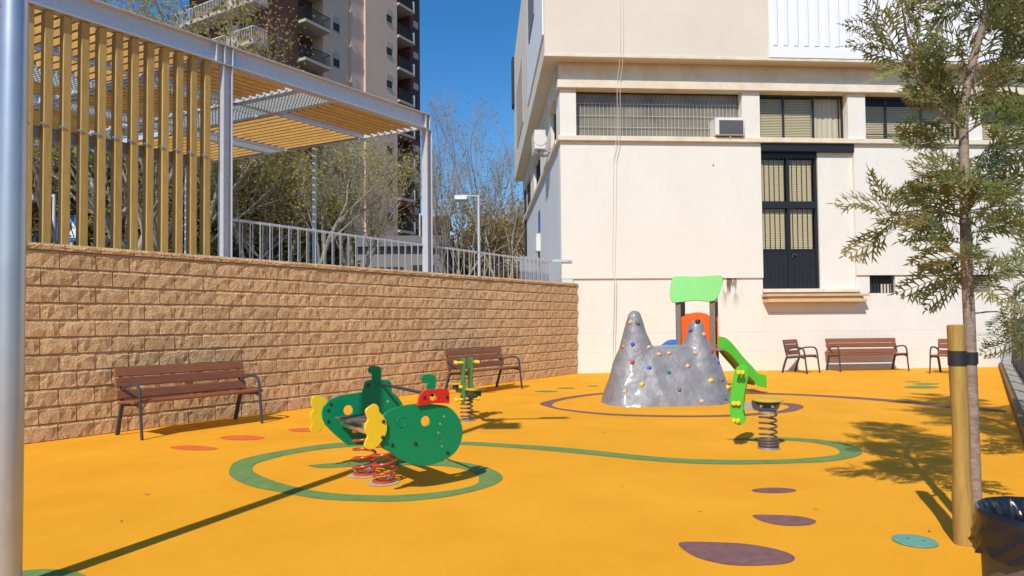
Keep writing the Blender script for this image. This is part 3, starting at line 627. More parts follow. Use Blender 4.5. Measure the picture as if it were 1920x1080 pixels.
# ================================================================== BENCHES
board_cache = {}
def bench(name, label, cat, loc, rz, L, legs, group):
    """long side along local x, sitter faces local -y"""
    t = thing(name, label, cat, loc, rz, group)
    tilt = R(14)
    def board(nm, y, z, wd, th, ang):
        k = (L, round(wd, 3), round(th, 3))
        if k not in board_cache: board_cache[k] = MB().box(-L/2, L/2, -wd/2, wd/2, -th/2, th/2).mesh('board', M['benchwood'], bevel=.008)
        return inst(nm, board_cache[k], t, (0, y, z), (ang, 0, 0))
    board('back_board', .265, .79, .115, .036, R(78)); board('back_board', .237, .665, .115, .036, R(78)); board('back_board', .20, .515, .115, .036, R(78))
    board('seat_board', -.19, .447, .135, .036, R(2)); board('seat_board', -.04, .440, .135, .036, R(-4)); board('seat_board', .105, .428, .135, .036, R(-6))
    for x in legs:
        mb = MB()
        fr_ = smooth_path([(x, -.335, 0), (x, -.30, .26), (x, -.275, .50), (x, -.245, .605), (x, -.19, .645), (x, -.08, .65), (x, .08, .63), (x, .20, .58)], 4)
        n = len(fr_); wds = .05
        for i in range(n-1): mb.bar(fr_[i], Vector(fr_[i+1])+(Vector(fr_[i+1])-Vector(fr_[i])).normalized()*.006, .036, .026, (1, 0, 0))
        bk = smooth_path([(x, .335, 0), (x, .27, .22), (x, .205, .40)], 4)
        for i in range(len(bk)-1): mb.bar(bk[i], Vector(bk[i+1])+Vector((0, -.003, .004)), .042, .045, (1, 0, 0))
        bu = [(x, .19, .40), (x, .235, .58), (x, .29, .84)]
        for i in range(2): mb.bar(bu[i], bu[i+1], .042, .022, (1, 0, 0))
        sb = smooth_path([(x, -.285, .385), (x, -.18, .415), (x, 0, .405), (x, .19, .385)], 3)
        for i in range(len(sb)-1): mb.bar(sb[i], sb[i+1], .042, .03, (1, 0, 0))
        mb.build('side_frame', M['iron'], t, bevel=.004)
    return t
BG = 'slatted park benches'
bench('park_bench', 'brown slatted bench against the block wall, nearest to the camera', 'bench', (-4.24, 8.95, 0), WANG, 1.75, (-.80, .80), BG)
bench('park_bench', 'brown slatted bench against the block wall behind the small green rider', 'bench', (-.56, 13.42, 0), WANG, 1.75, (-.80, .80), BG)
bench('park_bench', 'brown slatted bench facing out from the cream school wall', 'bench', (9.32, 17.72, 0), FANG, 1.95, (-.92, .92), BG)
CG = 'single park chairs by the school wall'
bench('park_chair', 'single brown slatted chair left of the wall bench, turned to the right', 'chair', (7.38, 17.25, 0), R(38), .62, (-.31, .31), CG)
bench('park_chair', 'single brown slatted chair half hidden behind the round wooden stake', 'chair', (10.72, 16.55, 0), R(-52), .62, (-.31, .31), CG)

# ================================================================== SUBMARINE SPRING SEESAW
SB = thing('spring_seesaw', 'green submarine shaped double spring rider with yellow tails and red tower', 'spring rider', (-1.10, 6.05, 0), math.atan2(.58, .81))
near = [(-.358, .644), (-.289, .688), (-.192, .709), (-.057, .716), (.096, .701), (.232, .671), (.316, .604), (.367, .512), (.379, .431), (.353, .34), (.29, .267), (.183, .221), (.063, .204), (-.024, .209), (-.139, .246), (-.236, .306), (-.305, .358), (-.359, .39), (-.385, .448), (-.392, .55)]
YN, YF, TH = -.62, .62, .019
holes = [circ(.024, .568, .043)]+[circ(x, z, .011, 8) for x, z in ((.201, .592), (.164, .532), (.147, .461), (.156, .399), (.178, .343))]
MB().prism(smooth_loop(near, 3), YN, YN+TH, holes).build('side_panel', M['subgreen'], SB, bevel=.0025, smooth=30)
# engraved ring of the blind porthole
ri = MB()
for r_ in (.043,):
    pts = [(x, YN-.0005, z) for x, z in circ(-.193, .581, r_, 28)]; ri.tube(pts+[pts[0]], .0035, 6, False)
ri.build('porthole_groove', M['subgreen'], SB, smooth=60)
bolt2 = MB().lathe([(.0145, 0), (.0145, .005), (.011, .010), (.004, .012)], 12, mx=Matrix.Rotation(R(90), 4, 'X')).mesh('bolt_cap', M['rubber'], smooth=50)
for x, z in ((-.074, .397), (-.28, .409), (.226, .288)): inst('bolt_cap', bolt2, SB, (x, YN-.0005, z))
for x, z in ((-.365, .604), (-.372, .481), (-.003, .768), (.21, .755)): inst('bolt_cap', bolt2, SB, (x, YN-.0255, z))
red = [(-.062, .700), (-.05, .758), (-.035, .795), (-.006, .819), (.038, .829), (.21, .822), (.236, .80), (.238, .70), (.10, .712)]
MB().prism(red, YN-.025, YN-.001, [circ(.083, .764, .032)]).build('tower_panel', M['redp'], SB, bevel=.003)
MB().prism([(.031, .80), (.038, .862), (.048, .883), (.03, .892), (-.006, .889), (-.014, .915), (-.008, .938), (.006, .951), (.068, .952), (.115, .938), (.131, .90), (.112, .80)], YN+.001, YN+TH-.001).build('periscope', M['subgreen'], SB, bevel=.0025)
tail = [(-.464, .737), (-.431, .747), (-.404, .722), (-.398, .685), (-.358, .638), (-.334, .58), (-.342, .506), (-.392, .437), (-.439, .403), (-.491, .402), (-.52, .427), (-.511, .468), (-.494, .503), (-.517, .548), (-.511, .597), (-.491, .631), (-.509, .682), (-.504, .712)]
MB().prism(smooth_loop(tail, 3), YN-.025, YN-.001).build('tail_fin', M['yellow'], SB, bevel=.003, smooth=30)
far = [(-.396, .484), (-.403, .544), (-.388, .601), (-.334, .656), (-.226, .693), (-.003, .708), (.03, .805), (.072, .822), (.282, .812), (.307, .785), (.315, .686), (.384, .633), (.43, .56), (.44, .47), (.41, .36), (.34, .27), (.22, .22), (.05, .195), (-.148, .213), (-.273, .324), (-.365, .422)]
MB().prism(far, YF, YF+TH, [circ(-.144, .547, .048), circ(.27, .60, .012, 8)]).build('side_panel', M['subgreen'], SB, bevel=.0025, smooth=30)
MB().prism([(.096, .80), (.105, .855), (.095, .885), (.067, .895), (.060, .93), (.075, .948), (.10, .956), (.17, .952), (.195, .935), (.203, .91), (.197, .80)], YF+.001, YF+TH-.001).build('periscope', M['subgreen'], SB, bevel=.0025)
ftail = [(-.478, .70), (-.418, .70), (-.350, .665), (-.33, .60), (-.34, .50), (-.36, .42), (-.42, .372), (-.470, .363), (-.503, .38), (-.503, .413), (-.486, .448), (-.501, .494), (-.500, .537), (-.478, .579), (-.497, .639)]
MB().prism(smooth_loop(ftail, 3), YF+TH+.001, YF+TH+.025).build('tail_fin', M['yellow'], SB, bevel=.003, smooth=30)
for x, z in ((-.345, .565), (-.345, .46), (.06, .77), (.27, .77), (-.32, .62)): inst('bolt_cap', bolt2, SB, (x, YF-.0005, z))
# seats, deck, handle bars
for y0, y1 in ((YN+.05, YN+.40), (YF-.42, YF-.06)):
    MB().box(-.30, .02, y0, y1, .485, .507).build('seat_board', M['seat'], SB, bevel=.006)
MB().box(-.22, -.06, YN+TH+.001, YF-.001, .40, .44).build('cross_beam', M['steel'], SB, bevel=.004)
MB().box(-.17, -.11, YN+.06, YF-.06, .441, .484).build('seat_bracket', M['steel'], SB)
MB().box(.14, .20, YN+TH+.001, YF-.001, .30, .33).build('foot_rest', M['steel'], SB)
MB().cyl((.10, YN+TH-.004, .775), (.20, YF+.004, .775), .014, 10).build('handle_bar', M['iron'], SB, smooth=40)
for (wx, wy) in ((-1.125, 5.88), (-1.36, 6.18)):
    l = SB.matrix_basis.inverted() @ Vector((wx, wy, 0))
    sp = MB().tube(helix((l.x, l.y), .099, .035, .40, 4.6, 18), .0125, 8).build('spring', M['springred'], SB, smooth=60)
    MB().lathe([(.105, .006), (.105, .016), (.10, .022), (.0, .022)], 20, (l.x, l.y, 0)).build('base_plate', M['springred'], SB)
    MB().lathe([(.14, .0045), (.135, .006), (0, .006)], 24, (l.x-.02, l.y-.02, 0)).build('concrete_pad', M['concrete'], SB)
    for k in range(3):
        a = k*2.1+.6; MB().bar((l.x+.075*math.cos(a), l.y+.075*math.sin(a), .03), (l.x+.1*math.cos(a), l.y+.1*math.sin(a), .055), .03, .012).build('spring_clamp', M['steel'], SB)

# ================================================================== PLATE RIDERS
plate = [(-.055, .866), (-.015, .880), (.03, .876), (.060, .845), (.062, .79), (.045, .70), (.022, .60), (.008, .50), (.003, .42), (.006, .36), (.018, .315), (.012, .275), (-.015, .248), (-.05, .238), (-.09, .255), (-.12, .30), (-.135, .37), (-.136, .47), (-.126, .57), (-.105, .70), (-.085, .81)]
peg = MB().lathe([(.014, .0), (.014, .075), (.024, .08), (.027, .095), (.02, .108), (.0, .111)], 12, mx=Matrix.Rotation(R(90), 4, 'X')).mesh('peg', M['yellow'], smooth=40)
def plates(t, x0, ys, mats, flip=1):
    for y, mm in zip(ys, mats):
        MB().prism([(x0+flip*x, z) for x, z in smooth_loop(plate, 2)], y-.0095, y+.0095).build('grip_plate', M[mm], t, bevel=.003, smooth=30)
    lo, hi = min(ys)-.0095, max(ys)+.0095
    for z, dx in ((.815, -.03), (.815, .012), (.475, -.09), (.475, -.045), (.30, -.09), (.30, -.045)):
        sc = (1, 1.0 if z != .475 else .35, 1)
        inst('peg', peg, t, (x0+flip*dx, lo+.001, z), (0, 0, 0), sc); inst('peg', peg, t, (x0+flip*dx, hi-.001, z), (0, 0, math.pi), sc)
RC = thing('spring_rider', 'lime green single spring rider with round seat, right of the climbing rock', 'spring rider', (2.73, 7.24, 0), R(-24), 'plate spring riders')
plates(RC, -.245, (-.055, .055), ('lime', 'lime'))
MB().box(-.30, -.10, -.03, .03, .40, .48).build('bracket', M['steel'], RC, bevel=.003)
MB().prism([(-.16, .500), (-.145, .44), (-.115, .405), (.085, .405), (.115, .44), (.13, .500)], -.085, .085).build('seat_cradle', M['iron'], RC, bevel=.006)
bh = MB().lathe([(.017, 0), (.015, .008), (.0, .011)], 10, mx=Matrix.Rotation(R(90), 4, 'X')).mesh('bolt_cap', M['steel'])
for x in (-.06, .055): inst('bolt_cap', bh, RC, (x, -.0855, .455))
MB().lathe([(0, .501), (.15, .501), (.162, .508), (.162, .518), (.15, .524), (0, .525)], 28).build('seat', M['seatyellow'], RC, smooth=30)
MB().lathe([(.095, .375), (.095, .40), (0, .404)], 20).build('spring_plate', M['steel'], RC)
MB().tube(helix((0, 0), .088, .115, .37, 4.2, 20), .0105, 8).build('spring', M['springgrey'], RC, smooth=60)
MB().tube(helix((0, 0), .094, .02, .105, 3, 20), .016, 8).build('spring_foot', M['springgrey'], RC, smooth=60)
MB().lathe([(.12, .0045), (.118, .016), (.09, .02), (0, .02)], 22).build('base_plate', M['steel'], RC)
RB = thing('spring_rider', 'small dark green two seat spring rider in front of the wall bench', 'spring rider', (-.66, 9.5, 0), R(-69.5), 'plate spring riders')
plates(RB, .10, (-.06, .05), ('leafgreen', 'leafgreen'), 1); plates(RB, -.02, (-.05, .06), ('leafgreen', 'leafgreen'), -1)
for sx in (-.46, .47):
    MB().lathe([(0, .466), (.125, .466), (.132, .472), (.132, .48), (.12, .486), (0, .487)], 24, (sx, 0, 0)).build('seat', M['seatyellow'], RB, smooth=30)
    MB().box(sx-.08, sx+.08, -.05, .05, .39, .464).build('seat_cradle', M['iron'], RB, bevel=.005)
MB().box(-.45, .46, -.025, .025, .36, .40).build('cross_beam', M['iron'], RB)
MB().tube(helix((.02, 0), .085, .02, .355, 6, 18), .0105, 8).build('spring', M['springgrey'], RB, smooth=60)
MB().lathe([(.12, .0045), (.118, .016), (0, .02)], 20, (.02, 0, 0)).build('base_plate', M['steel'], RB)

# ================================================================== CLIMBING ROCK
RK = thing('climbing_rock', 'grey glossy two peaked climbing rock with coloured hand holds', 'climbing rock', (2.5, 11.3, 0), R(4))
def section(z):
    """outline of the base massif at height z: (cx, half width, cy, half depth)"""
    t = min(z/.95, 1)
    return (.07-.01*t, 1.04*(1-t)+.70*t, .10+.05*t, .62*(1-t)+.24*t)
mb = MB(); NS, NR = 44, 16
vs_, fs = [], []
for j in range(NR+1):
    z = -.12+1.05*j/NR; cx, hw, cy, hd = section(z)
    for k in range(NS):
        a = 2*math.pi*k/NS; c, s_ = math.cos(a), math.sin(a); e = .62
        x = cx+hw*math.copysign(abs(c)**e, c); y = cy+hd*math.copysign(abs(s_)**e, s_)
        vs_.append((x, y, z-(.03 if j == NR and abs(c) < .5 else 0)))
for j in range(NR):
    for k in range(NS): fs.append((j*NS+k, j*NS+(k+1) % NS, (j+1)*NS+(k+1) % NS, (j+1)*NS+k))
fs.append(tuple(range(NS-1, -1, -1))); fs.append(tuple(NR*NS+k for k in range(NS)))
mb.add(vs_, fs)
def peak(px, py, h, rb, rt_, bx, by):
    prof = [(0, rb), (.5, rb*.60), (.72, rb*.37), (.90, rt_*1.10), (.965, rt_*.86), (1.0, rt_*.45)]
    vs_, fs = [], []; n = 20; z0 = -.12
    prof = smooth_path(prof, 3)
    for t, r in prof:
        z = z0+(h-z0)*t; cx = bx+(px-bx)*t; cy = by+(py-by)*t
        for k in range(n):
            a = 2*math.pi*k/n; vs_.append((cx+r*math.cos(a), cy+r*.85*math.sin(a), z))
    m_ = len(prof)
    for j in range(m_-1):
        for k in range(n): fs.append((j*n+k, j*n+(k+1) % n, (j+1)*n+(k+1) % n, (j+1)*n+k))
    fs.append(tuple(range(n-1, -1, -1))); fs.append(tuple((m_-1)*n+k for k in range(n)))
    mb.add(vs_, fs)
peak(-.41, .12, 1.535, .58, .12, -.41, .10)
peak(.655, .10, 1.36, .64, .12, .60, .08)
tmp = bpy.data.objects.new('tmp', mb.mesh('tmp', M['rock'])); COL.objects.link(tmp)
md = tmp.modifiers.new('r', 'REMESH'); md.mode = 'VOXEL'; md.voxel_size = .03
md2 = tmp.modifiers.new('s', 'SMOOTH'); md2.factor = .6; md2.iterations = 4
dg = bpy.context.evaluated_depsgraph_get(); ev = tmp.evaluated_get(dg)
rme = bpy.data.meshes.new_from_object(ev); bpy.data.objects.remove(tmp)
rme.name = 'rock_body'
nrm = [v.normal.copy() for v in rme.vertices]
for v, n_ in zip(rme.vertices, nrm):
    p = v.co*1.0
    d_ = .026*noise.fractal(p*1.7+Vector((3, 1, 7)), .9, 2.0, 3)+.006*noise.noise(p*7)+.003*noise.noise(p*17)
    rdg = .022*(1-abs(noise.noise(Vector((p.x*2.6, p.y*2.6, p.z*.7)))*2))
    v.co += n_*(d_+rdg)
rme.polygons.foreach_set('use_smooth', [True]*len(rme.polygons)); rme.materials.clear(); rme.materials.append(M['rock'])
rb_ = bpy.data.objects.new('rock_body', rme); COL.objects.link(rb_); rb_.parent = RK
bvh = BVHTree.FromPolygons([v.co.copy() for v in rme.vertices], [tuple(p.vertices) for p in rme.polygons])
def hold_mesh(seed, m):
    r = random.Random(seed); bm = bmesh.new(); bmesh.ops.create_icosphere(bm, subdivisions=2, radius=1)
    sx, sy, sz = r.uniform(.036, .048), r.uniform(.026, .034), r.uniform(.030, .040)
    for v in bm.verts:
        d_ = 1+.35*noise.noise(v.co*1.4+Vector((seed, 0, 0))); v.co = Vector((v.co.x*sx*d_, v.co.y*sy*d_, v.co.z*sz*d_))
    me = bpy.data.meshes.new('climbing_hold'); bm.to_mesh(me); bm.free(); me.materials.append(M['hold_'+m])
    me.polygons.foreach_set('use_smooth', [True]*len(me.polygons)); return me
HL = [('grey', -.412, 1.357), ('blue', -.522, 1.0), ('tan', -.248, .947), ('red', -.55, .702), ('blue', -.289, .611), ('green', .031, .533), ('yellow', -.443, .351), ('tan', -.733, .229), ('grey', .158, .256), ('tan', .087, .845), ('tan', .55, .841), ('tan', .376, .628), ('tan', .743, 1.152), ('red', .857, .859), ('blue', .955, .673), ('yellow', .744, .393), ('grey', .974, .391), ('yellow', 1.09, .256), ('green', .988, .085), ('tan', .515, .075), ('tan', -.523, 1.373), ('orange', -.663, .957), ('blue', .54, 1.223), ('black', .66, 1.367), ('tan', -.092, .83)]
for i, (c, x, z) in enumerate(HL):
    p = None
    for dx in (0, -.03, .03, -.06, .06, -.1, .1, -.15, .15):
        zz = min(z, 1.5)*.985; hit = bvh.ray_cast(Vector((x*.975+dx, -3, zz)), Vector((0, 1, 0)))
        if hit[0] is not None: p = hit[0]; break
    if p is None: p = Vector((x, .1, z))
    inst('climbing_hold', hold_mesh(i, c), RK, p, (rng.uniform(-.3, .3), rng.uniform(-1, 1), 0))

# ================================================================== SLIDE TOWER
TW = thing('slide_tower', 'green roofed play tower with orange panel and slide behind the climbing rock', 'play tower', (3.03, 12.6, 0), R(-9))
for x, y in ((.10, 0), (.72, 0), (.24, .62), (.86, .62)):
    x2 = x-.02
    MB().box(x2-.045, x2+.045, y-.045, y+.045, 0, 1.80 if y == 0 else 1.9).build('post', M['postwood'], TW, bevel=.006)
MB().box(.04, .86, -.05, .67, .80, .86).build('deck', M['postwood'], TW, bevel=.004)
MB().prism(smooth_loop([(.13, .87), (.13, 1.38), (.16, 1.44), (.30, 1.50), (.43, 1.52), (.56, 1.50), (.65, 1.45), (.66, 1.38), (.66, .87)], 2), .01, .03).build('front_panel', M['orangep'], TW, bevel=.003)
MB().prism([(.13, .87), (.13, 1.40), (.30, 1.50), (.60, 1.50), (.76, 1.40), (.76, .87)], .60, .62).build('back_panel', M['orangep'], TW, bevel=.003)
sidep = MB().prism([(.02, .87), (.02, 1.36), (.3, 1.46), (.6, 1.36), (.6, .87)], 0, .02, mp=Matrix.Translation((.80, 0, 0)) @ Matrix.Rotation(R(83), 4, 'Z')); sidep.build('side_panel', M['orangep'], TW)
def roof_panel(sgn):
    out = smooth_loop([(-.055, 1.80), (-.07, 1.90), (-.05, 2.05), (-.005, 2.17), (.06, 2.205), (.44, 2.19), (.80, 2.205), (.90, 2.19), (.90, 2.08), (.87, 1.96), (.80, 1.83), (.72, 1.755), (.60, 1.745), (.42, 1.765), (.20, 1.75), (.02, 1.73), (-.03, 1.75)], 3)
    mx = Matrix.Translation((0, .10, 2.2)) @ Matrix.Rotation(sgn*R(20), 4, 'X') @ Matrix.Scale(1.13, 4, (0, 0, 1)) @ Matrix.Translation((0, 0, -2.2)) if sgn < 0 else Matrix.Translation((.08, .50, 2.2)) @ Matrix.Rotation(R(30), 4, 'X') @ Matrix.Translation((0, 0, -2.2))
    return MB().prism(out, -.011, .011, mp=mx).build('roof_panel', M['roofgreen'], TW, bevel=.003, smooth=30)
roof_panel(-1); roof_panel(1)
# slide to the right
sl_ = [(.80, .30, .88), (.90, .30, .85), (1.10, .34, .62), (1.30, .38, .37), (1.44, .42, .20), (1.62, .46, .15)]
pth = smooth_path(sl_, 5)
def sweep(pts, prof, name, m, par):
    mb = MB(); vs_, fs = [], []; n = len(prof)
    for i, p in enumerate(pts):
        t = Vector(pts[min(i+1, len(pts)-1)])-Vector(pts[max(i-1, 0)]); t.z = 0; t.normalize(); sd_ = Vector((-t.y, t.x, 0))
        for a, b in prof: vs_.append(Vector(p)+sd_*a+Vector((0, 0, b)))
    for i in range(len(pts)-1):
        for k in range(n): fs.append((i*n+k, i*n+(k+1) % n, (i+1)*n+(k+1) % n, (i+1)*n+k))
    fs.append(tuple(range(n-1, -1, -1))); fs.append(tuple((len(pts)-1)*n+k for k in range(n)))
    return mb.add(vs_, fs).build(name, M[m], par, smooth=40)
sweep(pth, [(-.25, 0), (.25, 0), (.25, .03), (-.25, .03)], 'slide_chute', 'steel', TW)
for a in (-.275, .255): sweep(pth, [(a, -.05), (a+.02, -.05), (a+.02, .19), (a, .19)], 'slide_side', 'lime', TW)
pb = smooth_path([(.08, .25, .86), (-.12, .27, .84), (-.40, .30, .60), (-.75, .34, .25)], 4)
sweep(pb, [(-.22, 0), (.22, 0), (.22, .14), (.19, .14), (.19, .03), (-.19, .03), (-.19, .14), (-.22, .14)], 'ramp', 'bluep', TW)

# ================================================================== SMALL THINGS ON THE FLOOR
TC = thing('access_cover', 'round teal access cover set in the orange floor', 'cover', (2.468, 4.187, 0))
MB().lathe([(.125, .0045), (.125, .009), (.12, .011), (0, .011)], 32).build('disc', M['teal'], TC)
for x, y in ((-.025, .03), (.045, -.02)): MB().lathe([(.009, .0112), (.009, .0118), (0, .0118)], 10, (x, y, 0)).build('screw_slot', M['black'], TC)
leafm = MB().add([(0, 0, .005), (.02, .006, .009), (.045, .002, .006), (.022, -.008, .005)], [(0, 1, 2, 3)]).mesh('dry_leaf', M['seat'])
for x, y, r_, wh in ((-2.75, 4.75, 2.1, 'left of the lamp post shadow near the camera'), (-3.0, 5.5, .4, 'well left of the green swirl'), (1.35, 4.86, 2.5, 'left of the two smaller purple ovals'), (2.2, 4.9, 2.9, 'just right of the middle purple oval'), (2.66, 4.36, .8, 'between the teal cover and the stake shadow'), (1.1, 8.3, .5, 'far off between rider and climbing rock'), (-1.6, 6.6, 2.2, 'inside the green swirl beside the springs'), (.9, 5.6, 1.7, 'in the empty middle of the floor')):
    o = bpy.data.objects.new('dry_leaf', leafm); COL.objects.link(o); o.location = (x, y, 0); o.rotation_euler = (0, 0, r_)
    tag(o, 'tiny dry leaf '+wh, 'leaf', 'dry leaves on the floor')

# lamp post in the left foreground
LP = thing('lamp_post', 'tall galvanised lamp post at the left edge, nearest to the camera', 'lamp post', (-2.642, 3.54, 0))
MB().lathe([(.066, 0), (.066, .02), (.065, 1.0), (.056, 6.55), (.045, 6.56)], 32).build('pole', M['polegalv'], LP, smooth=40)
MB().box(-.16, .16, -.16, .16, .003, .02).build('base_plate', M['galv'], LP)
hm = MB()
n = 7
for i in range(n):
    a0, a1 = R(-62+24*i/n), R(-62+24*(i+1)/n); r1 = .0665
    hm.add([(r1*math.cos(a), r1*math.sin(a), z) for z in (.42, .83) for a in (a0, a1)], [(0, 1, 3, 2)])
hm.build('access_door', M['polegalv'], LP, smooth=40)
MB().bar((0, -.04, 6.5), (0, -.50, 6.56), .05, .04).build('arm', M['galv'], LP)
MB().box(-.24, .24, -.90, -.42, 6.53, 6.60).build('lamp_head', M['galv'], LP, bevel=.01)
MB().box(-.18, .18, -.84, -.50, 6.522, 6.529).build('lamp_lens', M['led'], LP)
MB().bar((.0, .0, 6.5), (.75, .05, 6.5), .05, .04).build('arm', M['galv'], LP)
MB().box(.55, .95, -.02, .12, 6.51, 6.57).build('lamp_head', M['galv'], LP, bevel=.01)

# litter bin
BN = thing('litter_bin', 'brown litter bin with a black plastic liner in the right corner', 'litter bin', (1.709, 2.17, 0))
MB().lathe([(.165, .0), (.17, .02), (.184, .70), (.184, .742), (.179, .742), (.176, .06), (0, .05)], 40).build('body', M['bin'], BN, smooth=40)
mb = MB(); n = 180
prof = [(.10, .22, 0), (.130, .36, 0), (.146, .50, 0), (.155, .60, 0), (.163, .68, 0), (.172, .725, 0), (.181, .750, 1), (.1885, .757, 1), (.195, .751, 1), (.197, .738, 1)]
prof += [(.197+.004*i/11, .728-.108*i/11, 2) for i in range(12)]
def ridge(v): return max(0, 1-abs(noise.noise(v))*2.6)**2.2
vs_, fs = [], []
for j, (r, z, zone) in enumerate(prof):
    for k in range(n):
        a = 2*math.pi*k/n; c_, s_ = math.cos(a), math.sin(a)
        if zone == 0: f = ridge(Vector((c_*4.2, s_*4.2, z*2.2)))*.022+.010*ridge(Vector((c_*9, s_*9, z*4))); rr, zz = r-f+.008, z
        elif zone == 1: rr, zz = r+.002*noise.noise(Vector((c_*5, s_*5, 3))), z+.003*noise.noise(Vector((c_*3, s_*3, 8)))
        else:
            t = (.728-z)/.108; sh = a+t*.55
            f = ridge(Vector((math.cos(sh)*3.2, math.sin(sh)*3.2, z*8)))*.010+ridge(Vector((math.cos(sh)*7, math.sin(sh)*7, z*16+4)))*.004-.001
            hang = .028*noise.noise(Vector((c_*2.2, s_*2.2, 5)))*t
            rr, zz = r+t**.6*(f-.001)+.006*t, z+hang
        vs_.append((rr*c_, rr*s_, zz))
for j in range(len(prof)-1):
    for k in range(n): fs.append((j*n+k, j*n+(k+1) % n, (j+1)*n+(k+1) % n, (j+1)*n+k))
fs.append(tuple(range(n)))
mb.add(vs_, fs).build('bin_liner', M['bag'], BN, smooth=70, recalc=False)

# right edge: timber edging, drain, fence
EG = thing('timber_edging', 'low brown timber edging along the right side of the orange floor', 'edging', E00, math.atan2(ed.y, ed.x))
x = 0
while x < 30.9: MB().box(x, min(x+2.39, 30.9), -.07, -.005, -.02, .12).build('edging_board', M['edge'], EG, bevel=.006); x += 2.4
DR = thing('drain_channel', 'pale slatted drain strip between timber edging and dark fence', 'drain', E00, math.atan2(ed.y, ed.x))
MB().box(0, 30.9, -.275, -.075, -.05, .085).build('channel', M['concrete'], DR)
dm = MB().box(-.016, .016, -.265, -.085, .0855, .10).mesh('slat', M['drain']); ndr = 0; x = 12.6; rest = MB()
while x < 30.8:
    if x > 13.5 and ndr < 300 and True: inst('slat', dm, DR, (x, 0, 0)); ndr += 1
    else: rest.box(x-.016, x+.016, -.265, -.085, .0855, .10)
    x += .055 if x < 25 else .07
o = rest.build('slat', M['drain'], DR); o['kind'] = 'stuff'
FN = thing('picket_fence', 'dark slatted metal fence along the right side behind the drain strip', 'fence', E00, math.atan2(ed.y, ed.x))
MB().box(10, 29.8, -.325, -.30, .16, .20).build('bottom_rail', M['fence'], FN); MB().box(10, 29.8, -.325, -.30, 1.18, 1.22).build('top_rail', M['fence'], FN)
fm = MB().box(-.014, .014, -.299, -.293, .12, 1.34).mesh('picket', M['fence']); x = 10.06
while x < 29.8: inst('picket', fm, FN, (x, 0, 0)); x += .115
fm = MB().box(-.03, .03, -.385, -.33, 0, 1.28).mesh('post', M['fence'])
for k in range(11): inst('post', fm, FN, (10.2+1.9*k, 0, 0))

# ================================================================== YOUNG SILKY OAK WITH STAKE
ST = thing('tree_stake', 'round treated pine stake with a black strap beside the young tree', 'stake', (2.735, 4.135, 0))
sp_ = [(0, 0, -.05), (-.002, 0, .3), (.004, 0, .7), (-.004, 0, 1.0), (-.010, .0, 1.335)]
o = MB().tube(smooth_path(sp_, 3), [.054]*4+[.047]*9, 18).build('pole', M['stakewood'], ST, bevel=.006, smooth=40)
mb = MB(); pts = []
for k in range(25):
    a = 2*math.pi*k/24; pts.append((-.006+.0505*math.cos(a), .0505*math.sin(a), 1.13))
def band(pts, h, name, par):
    mb = MB(); v = []
    for p in pts: v += [(p[0], p[1], p[2]-h/2), (p[0], p[1], p[2]+h/2)]
    return mb.add(v, [(2*i, 2*i+2, 2*i+3, 2*i+1) for i in range(len(pts)-1)]).build(name, M['rubber'], par, smooth=50, recalc=False)
band(pts, .09, 'strap', ST)
TR = thing('young_tree', 'slender young silky oak with feathery olive fronds tied to the stake', 'tree', (2.975, 4.30, 0))
trunk = smooth_path([(-.045, 0, -.05, .044), (-.05, .0, .12, .040), (-.052, 0, .7, .036), (-.052, 0, 1.33, .034), (-.045, .02, 1.75, .033), (-.035, .03, 2.1, .031), (-.032, .03, 2.5, .028), (-.025, .02, 2.78, .026), (.04, .0, 3.1, .024), (.115, -.02, 3.42, .021), (.10, .0, 3.9, .016), (.03, .03, 4.5, .009), (.02, .04, 5.0, .004)], 4)
MB().tube([p[:3] for p in trunk], [p[3] for p in trunk], 12).build('trunk', M['bark'], TR, smooth=60)
pts = [(-.052+.041*math.cos(2*math.pi*k/24), .044*math.sin(2*math.pi*k/24), 1.12) for k in range(25)]
band(pts, .075, 'strap', TR)
band([(-.09, -.03, 1.12), (-.13, -.07, 1.125), (-.19, -.11, 1.13)], .05, 'strap', TR)
def frond_mesh(seed):
    r = random.Random(seed); mb = MB(); Lr = .32; npair = 8; droop = r.uniform(.03, .10)
    def rp(t): return Vector((Lr*t, .012*math.sin(t*3+seed), .02*t-droop*t*t))
    for i in range(6):
        a, b_ = rp(i/6), rp((i+1)/6); wd = .0022
        mb.add([a+Vector((0, wd, 0)), a-Vector((0, wd, 0)), b_-Vector((0, wd*.8, 0)), b_+Vector((0, wd*.8, 0))], [(0, 1, 2, 3)])
    def lobe(p, d, ln, wd, n_):
        s_ = d.cross(n_).normalized()*wd; tip = p+d*ln+Vector((0, 0, -ln*.15))
        mb.add([p-s_*.35, p+d*ln*.45-s_, tip, p+d*ln*.45+s_, p+s_*.35], [(0, 1, 2, 3, 4)])
    for i in range(npair):
        t = .14+.84*i/(npair-1); base = rp(t); env = math.sin(math.pi*min(1, .22+t*.80))**.7
        for sd_ in (-1, 1):
            ang = R(r.uniform(38, 58)); d = Vector((math.cos(ang), sd_*math.sin(ang), r.uniform(-.15, .25))).normalized(); ln = .118*env*r.uniform(.85, 1.15)+.02
            n_ = Vector((r.uniform(-.3, .3), r.uniform(-.3, .3), 1)).normalized()
            lobe(base, d, ln, .0078, n_)
            if ln > .05:
                for f, sg in ((.32, 1), (.32, -1), (.58, 1)):
                    s_ = d.cross(n_).normalized(); d2 = (d*.8+s_*sg*.6).normalized(); lobe(base+d*ln*f, d2, ln*.46, .0062, n_)
    lobe(rp(1), Vector((1, 0, -.2)).normalized(), .06, .005, Vector((0, 0, 1)))
    return mb.mesh('frond', M['frond' if seed % 4 else 'frond_ochre'], recalc=False)
FM = [frond_mesh(i+1) for i in range(8)]
tr_ = random.Random(21)
fronds = []; branch_no = [0]
